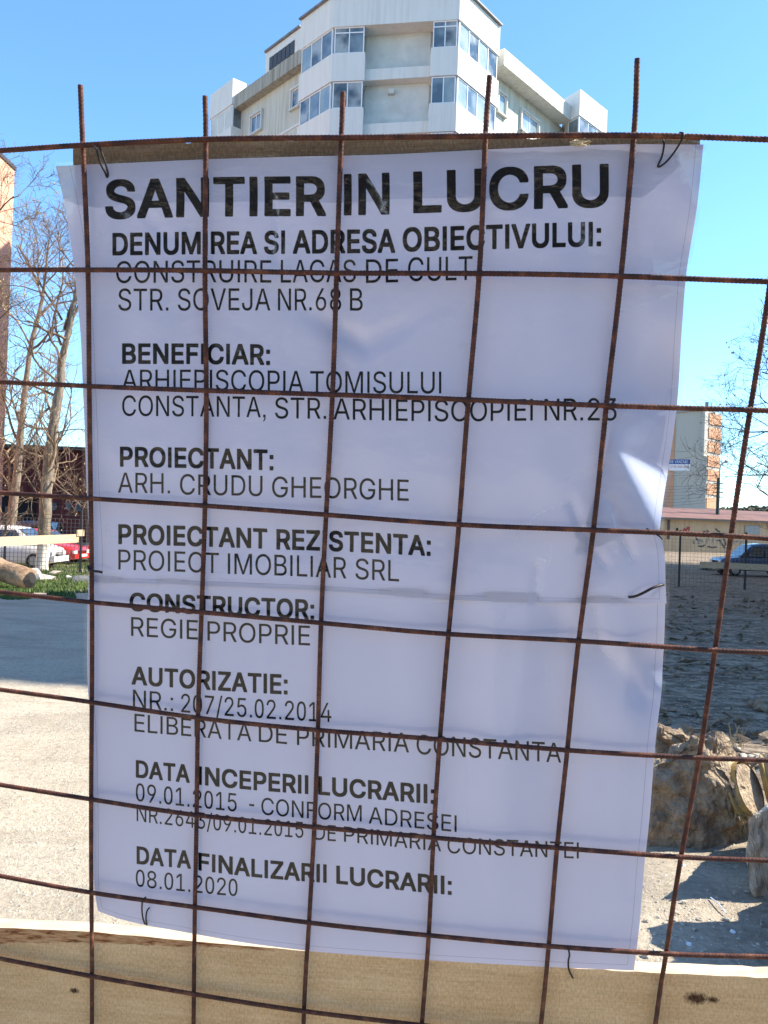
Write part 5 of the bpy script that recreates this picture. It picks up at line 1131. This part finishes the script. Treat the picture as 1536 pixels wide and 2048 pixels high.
WL = [("CONSTRUCTOR:",1,259.3,1185,1221.7,628.3,1199.3,1239.3),("REGIE",0,262.3,1234,1271.7,395.7,1240.7,1279.3),("PROPRIE",0,415,1242.3,1281,620,1251.7,1291),
("AUTORIZATIE:",1,263.3,1332.3,1369,575,1349,1389.3),("NR.:",0,266,1379.3,1415,346,1385.6,1422),("207/25.02.2014",0,362.3,1387.3,1424.3,662.7,1406,1444.3),
("ELIBERATA",0,269,1427.3,1462.7,502.7,1447.7,1482.7),("DE",0,517.7,1449,1483.3,574,1451.7,1488.3),("PRIMARIA",0,594,1454,1490,818.2,1466.4,1505),("CONSTANTA",0,833.3,1468.8,1507.9,1122.4,1486.4,1525.4),
("DATA",1,271.7,1520,1555,379.3,1529.5,1566),("INCEPERII",1,396.7,1532.3,1569.3,616.7,1550.7,1588.3),("LUCRARII:",1,636.7,1552.3,1589.3,869.2,1569.4,1608),
("09.01.2015",0,271.7,1565.7,1601.7,473.3,1587.3,1623.3),("-",0,498.3,1589,1625,508.3,1590,1626),("CONFORM",0,522.7,1595,1629,723.3,1610.5,1643.2),("ADRESEI",0,737.4,1613.3,1646.8,913.2,1631,1664),
("NR.2643/09.01.2015",0,273.3,1609.5,1642,606.7,1644,1676),("DE",0,629.3,1648.3,1679,671.7,1651,1682.7),("PRIMARIA",0,688.1,1652.7,1683.3,882.2,1670.5,1702.7),("CONSTANTEI",0,894.9,1673.8,1706.2,1157.5,1685,1717),
("DATA",1,273.3,1692.3,1727.7,381.7,1701.7,1737.7),("FINALIZARII",1,396.7,1705,1740.7,653.3,1729,1765.7),("LUCRARII:",1,672.7,1731,1767.3,903.3,1753,1790),
("08.01.2020",0,271.7,1738.3,1772.3,475,1758.3,1792.7)]
def print_image(name, co, words, TW, TH, border, edge_gap):
    """the printed sheet as an image computed here from glyph outlines"""
    ink = np.zeros((TH, TW), np.float32)
    for (txt, bold, xl, tl, bl_, xr, tr, br_) in words:
        c = [np.array(co.inv(*p)) * (TW, TH) for p in ((xl, bl_), (xr, br_), (xl, tl), (xr, tr))]
        key = 'b' if bold else 'r'; adv = 0; gl_ = []
        for chh in txt:
            g_ = GLY[key + chh] if key + chh in GLY else GLY['r' + chh]; gl_.append((adv, g_[1:])); adv += g_[0] + (26 if bold else 0)
        O = 42.0 if bold else 0.0; mn = min(min(l[::2]) for l in gl_[0][1]); mx = gl_[-1][0] + max(max(l[::2]) for l in gl_[-1][1]); mn -= O; mx += O; wd = mx - mn
        for a, ls in gl_:
            segs = []
            for l in ls:
                q = np.array(l, float).reshape(-1, 2); X = (q[:, 0] + a - mn) / wd; Y = (q[:, 1] * (1 - 2 * O / 1000 * .92) + O * .92) / 1000
                pt = ((1 - X) * (1 - Y))[:, None] * c[0] + (X * (1 - Y))[:, None] * c[1] + ((1 - X) * Y)[:, None] * c[2] + (X * Y)[:, None] * c[3]
                segs.append(np.c_[pt, np.roll(pt, -1, 0)])
            sg = np.concatenate(segs); pdd = 9 if bold else 1; x0 = int(max(0, sg[:, 0].min() - pdd)); x1 = int(min(TW, sg[:, 0].max() + pdd + 1)); y0 = int(max(0, sg[:, 1].min() - pdd)); y1 = int(min(TH, sg[:, 1].max() + pdd + 1))
            if x1 <= x0 or y1 <= y0: continue
            K = 3; gx_ = (np.arange((x1 - x0) * K) + .5) / K + x0; gy_ = (np.arange((y1 - y0) * K) + .5) / K + y0
            cnt = np.zeros((len(gy_), len(gx_)), np.int16)
            for ax, ay, bx_, by in sg:
                if ay == by: continue
                lo, hi = min(ay, by), max(ay, by); r = np.where((gy_ >= lo) & (gy_ < hi))[0]
                if len(r) == 0: continue
                xi = ax + (gy_[r] - ay) * (bx_ - ax) / (by - ay); cnt[r] += (gx_[None, :] > xi[:, None]) * (1 if by > ay else -1)
            cnt = (cnt != 0).astype(np.int16)
            if bold:
                wpx = np.hypot(*(c[1] - c[0])) / wd * O * K; hpx = np.hypot(*(c[2] - c[0])) / 1000 * O * K * .92
                acc = cnt.copy(); Rx, Ry = int(math.ceil(wpx)), int(math.ceil(hpx)); pad = np.pad(cnt, ((Ry, Ry), (Rx, Rx)))
                for jy in range(-Ry, Ry + 1):
                    for jx in range(-Rx, Rx + 1):
                        if (abs(jx) / (wpx + .5)) ** 4 + (abs(jy) / (hpx + .5)) ** 4 <= 1: acc |= pad[Ry + jy:Ry + jy + cnt.shape[0], Rx + jx:Rx + jx + cnt.shape[1]]
                cnt = acc
            cov = cnt.reshape(y1 - y0, K, x1 - x0, K).mean((1, 3)); ink[y0:y1, x0:x1] = np.maximum(ink[y0:y1, x0:x1], cov)
    # thin frame line printed near the sheet edge
    fr = np.zeros_like(ink); (l, r, t, b) = border; l, r, t, b = int(l * TW), int(r * TW), int(t * TH), int(b * TH)
    if t >= 0 and t < TH: fr[t:t + 1, l:r] = 1
    if b < TH: fr[b:b + 1, l:r] = 1
    fr[max(t, 0):min(b, TH), l:l + 1] = 1; fr[max(t, 0):min(b, TH), r:r + 1] = 1
    paper = np.array([.74, .745, .825]); inkc = np.array([.006, .006, .012]); linec = np.array([.32, .32, .42])
    img = np.ones((TH, TW, 4), np.float32); kk = ink[..., None]; ff = (fr * .75)[..., None]
    rgb = paper * (1 - ff) + linec * ff; rgb = rgb * (1 - kk) + inkc * kk
    img[..., :3] = rgb; img = img[::-1]
    im = bpy.data.images.new(name, TW, TH); im.pixels.foreach_set(np.ascontiguousarray(img).ravel()); im.update(); im.pack(); return im
def paper_mat(name, im):
    m, nt, p = newmat(name); t = N(nt, 'TexImage', interpolation='Cubic', extension='EXTEND'); t.image = im
    out = nt.nodes['Material Output']; nt.links.new(t.outputs[0], p.inputs['Base Color']); p.inputs['Roughness'].default_value = .6; p.inputs['Specular IOR Level'].default_value = .15
    tr = N(nt, 'BsdfTranslucent'); mx = N(nt, 'MixShader'); nt.links.new(mixc(nt, 1.0, t.outputs[0], (.95, .93, 1.0), 'MULTIPLY'), tr.inputs[0]); mx.inputs[0].default_value = .14
    nt.links.new(p.outputs[0], mx.inputs[1]); nt.links.new(tr.outputs[0], mx.inputs[2]); nt.links.new(mx.outputs[0], out.inputs[0]); return m
def scuff_image(name, co, lines, TW=1200, TH=900):
    """white scuff marks and creases in the plastic film"""
    a = np.zeros((TH, TW), np.float32); rg = np.random.default_rng(5)
    base_n = rg.random((TH // 3 + 1, TW // 3 + 1)); nn_ = np.kron(base_n, np.ones((3, 3)))[:TH, :TW]; n2 = np.kron(rg.random((TH // 8 + 1, TW // 8 + 1)), np.ones((8, 8)))[:TH, :TW]
    for (pts, wd, st) in lines:
        uv_ = [np.array(co.inv(*p)) * (TW, TH) for p in pts]; s = TW / 1200
        for p, q in zip(uv_[:-1], uv_[1:]):
            x0 = int(max(0, min(p[0], q[0]) - 4 * wd)); x1 = int(min(TW, max(p[0], q[0]) + 4 * wd)); y0 = int(max(0, min(p[1], q[1]) - 4 * wd)); y1 = int(min(TH, max(p[1], q[1]) + 4 * wd))
            if x1 <= x0 or y1 <= y0: continue
            X, Y = np.meshgrid(np.arange(x0, x1), np.arange(y0, y1)); t = np.clip(((X - p[0]) * (q[0] - p[0]) + (Y - p[1]) * (q[1] - p[1])) / (((q - p) ** 2).sum() + 1e-6), 0, 1)
            dd = np.hypot(X - p[0] - t * (q[0] - p[0]), Y - p[1] - t * (q[1] - p[1])) + (nn_[y0:y1, x0:x1] - .5) * wd * 1.4
            v = np.exp(-(dd / wd) ** 2) * st * (.35 + .65 * (n2[y0:y1, x0:x1] > .4)) * (.4 + .6 * nn_[y0:y1, x0:x1]); a[y0:y1, x0:x1] = np.maximum(a[y0:y1, x0:x1], v)
    img = np.ones((TH, TW, 4), np.float32); img[..., :3] = a[..., None]; img = img[::-1]
    im = bpy.data.images.new(name, TW, TH); im.colorspace_settings.name = 'Non-Color'; im.pixels.foreach_set(np.ascontiguousarray(img).ravel()); im.update(); im.pack(); return im
def film_mat(name, im):
    m = bpy.data.materials.new(name); m.use_nodes = True; nt = m.node_tree; nt.nodes.clear(); out = N(nt, 'OutputMaterial')
    tr = N(nt, 'BsdfTransparent'); tr.inputs[0].default_value = (.965, .97, .98, 1); gl_ = N(nt, 'BsdfGlossy'); gl_.inputs['Roughness'].default_value = .07
    fr = N(nt, 'LayerWeight'); mx = N(nt, 'MixShader'); f = math_n(nt, 'ADD', math_n(nt, 'MULTIPLY', math_n(nt, 'POWER', fr.outputs['Facing'], 5), .9), .05, True)
    v = coords(nt, 'UV', (1, 1, 1)); h = math_n(nt, 'ADD', noise_n(nt, v, 9, 3, .5, .6), math_n(nt, 'MULTIPLY', noise_n(nt, v, 30, 3), .2))
    b = bump(nt, h, .5, .008); nt.links.new(b, gl_.inputs['Normal'])
    nt.links.new(f, mx.inputs[0]); nt.links.new(tr.outputs[0], mx.inputs[1]); nt.links.new(gl_.outputs[0], mx.inputs[2])
    df = N(nt, 'BsdfDiffuse'); df.inputs[0].default_value = (.85, .87, .88, 1); m2 = N(nt, 'MixShader'); t = N(nt, 'TexImage'); t.image = im
    haze = math_n(nt, 'ADD', math_n(nt, 'MULTIPLY', t.outputs[0], .62), .005, True)
    nt.links.new(haze, m2.inputs[0]); nt.links.new(mx.outputs[0], m2.inputs[1]); nt.links.new(df.outputs[0], m2.inputs[2]); nt.links.new(m2.outputs[0], out.inputs[0]); return m
cu_ = Coons(UPT, UPB, UPL, UPR); cl_ = Coons(LOT, LOB, LOL, LOR)
U0 = thing('laminated_notice', 'upper laminated notice sheet headed SANTIER IN LUCRU, tied behind the rusty mesh', 'notice', tuple(F(740, 1200, .012)))
L0_ = thing('laminated_notice', 'lower laminated notice sheet starting with CONSTRUCTOR, tucked under the upper sheet', 'notice', tuple(F(740, 1930, .013)))
bu = (cu_.inv(146, 360)[0], cu_.inv(1350, 657)[0], -.1, cu_.inv(700, 1176)[1]); bl2 = (cl_.inv(196, 1600)[0], cl_.inv(1290, 1560)[0], -.1, cl_.inv(900, 1912)[1])
imU = print_image('upper_print', cu_, WU, 2400, 1760, bu, 0); imL = print_image('lower_print', cl_, WL, 2200, 1540, bl2, 0)
SU = [([(1030, 1080), (1075, 1028), (1143, 1003), (1165, 1062)], 2.5, .55), ([(1165, 1062), (1180, 1110), (1212, 1137)], 3, .6), ([(1222, 1020), (1235, 1065), (1266, 1117)], 2.2, .55), ([(1100, 1090), (1100, 1125), (1080, 1115)], 2.5, .4), ([(1072, 1125), (1076, 1165), (1068, 1212)], 4, .65),
      ([(545, 380), (553, 395), (556, 430), (551, 470), (548, 505)], 2.4, .7), ([(575, 470), (570, 500)], 3, .4), ([(255, 440), (245, 425), (262, 432)], 4, .5), ([(200, 465), (192, 490)], 5, .4), ([(1160, 440), (1180, 500), (1155, 470)], 7, .4), ([(735, 360), (752, 378), (768, 415)], 2.2, .6), ([(770, 405), (762, 418), (774, 425)], 3.5, .7),
      ([(600, 550), (590, 570), (598, 590)], 3, .4), ([(1230, 628), (1280, 610), (1345, 590)], 2.6, .3), ([(880, 400 + 240), (960, 600)], 3, .15), ([(210, 740), (240, 735)], 5, .2), ([(214, 1050), (216, 1085)], 3, .4), ([(1130, 960), (1190, 930)], 2, .25), ([(1334, 775), (1346, 772)], 2, .6), ([(920, 690), (1000, 670)], 4, .12), ([(430, 690), (480, 700)], 3, .2)]
SLn = [([(1184, 1216), (1191, 1250), (1195, 1288), (1215, 1310), (1238, 1322)], 1.6, .6), ([(1010, 1216), (1005, 1240)], 2, .4), ([(1085, 1330), (1100, 1360)], 2, .25), ([(880, 1470), (893, 1560), (884, 1640)], 2.5, .15), ([(930, 1500), (935, 1650)], 2, .12)]
fU = film_mat('laminate_film_upper', scuff_image('upper_scuffs', cu_, SU)); fL = film_mat('laminate_film_lower', scuff_image('lower_scuffs', cl_, SLn))
sheet_mesh('printed_paper', cu_, depth_upper, 0, 150, 120, paper_mat('upper_paper', imU), U0)
sheet_mesh('clear_film', cu_, depth_upper, -.0009, 150, 120, fU, U0, 7)
sheet_mesh('printed_paper', cl_, lambda p: depth_lower(p) + .0008 * sstep(1260, 1200, p[:, 1]), 0, 130, 110, paper_mat('lower_paper', imL), L0_)
sheet_mesh('clear_film', cl_, lambda p: depth_lower(p) + .0008 * sstep(1260, 1200, p[:, 1]), -.0009, 130, 110, fL, L0_, 6)
# ------------------------------------------------------------------ tie wires
def wire(label, pts, r=.0013, mt='wire'):
    q = MB(); P_ = [F(x, y, d) for x, y, d in pts]; q.tube(catmull(P_, 8), r, 7); o = q.build('tie_wire', M[mt], None, True); tag(o, label, 'wire')
wire('looped tie wire at the upper left corner of the notice, above the S', [(188, 292, -.010), (193, 300, -.012), (200, 325, -.006), (210, 345, .003), (214, 354, .009), (216, 348, .006), (212, 330, .002), (203, 305, -.004), (197, 290, -.006), (190, 287, .004)], .0017)
wire('bent tie wire hooked over the top bar at the upper right corner of the notice', [(1326, 280, .004), (1328, 290, -.004), (1324, 312, .002), (1316, 333, .009), (1330, 326, .003), (1348, 305, -.003), (1362, 282, -.009), (1367, 268, -.008), (1360, 265, .003)], .0015)
wire('short tie wire twisted round the left bar between the two sheets', [(176, 1132, .006), (178, 1140, -.004), (184, 1142, -.008), (196, 1143, -.004), (205, 1145, -.001)], .0022)
wire('thin straight wire end piercing the film by the bright fold', [(1293, 1057, .008), (1305, 1064, .0), (1318, 1072, -.009), (1324, 1078, .006)], .0012)
wire('black wire curling out of the right side where the two sheets meet', [(1258, 1194, .009), (1272, 1192, -.001), (1290, 1184, -.006), (1305, 1176, -.006), (1322, 1170, .004), (1329, 1169, .02)], .0022)
wire('U-shaped tie wire at the lower left corner of the notice', [(292, 1794, -.004), (286, 1800, -.010), (284, 1812, -.009), (285, 1832, -.002), (289, 1846, .008), (291, 1848, .012)], .0015)
wire('second prong of the tie wire at the lower left corner', [(299, 1815, .008), (294, 1822, .002), (292, 1836, .003), (294, 1850, .010)], .0015)
wire('tie wire with a rusty tail hanging over the bottom bar at lower right', [(1137, 1897, -.010), (1139, 1910, -.006), (1137, 1920, .003), (1137, 1935, .005), (1140, 1945, .008), (1146, 1956, .011)], .0017)
M['straw'] = mat('straw_coloured_string', (.42, .32, .18), (.6, .5, .33), 80)
q = MB(); r7 = random.Random(2)
for cx, n_ in ((1350, 9), (1160, 12)):
    for k in range(n_):
        p = [F(cx + r7.uniform(-22, 22), (270 if cx > 1200 else 284) + r7.uniform(-4, 10), r7.uniform(-.006, .012)) for _ in range(3)]
        q.tube(catmull(p, 4), .0007, 4)
tag(q.build('string_scraps', M['straw']), 'frayed straw-coloured string scraps caught on the top bar at right', 'string')
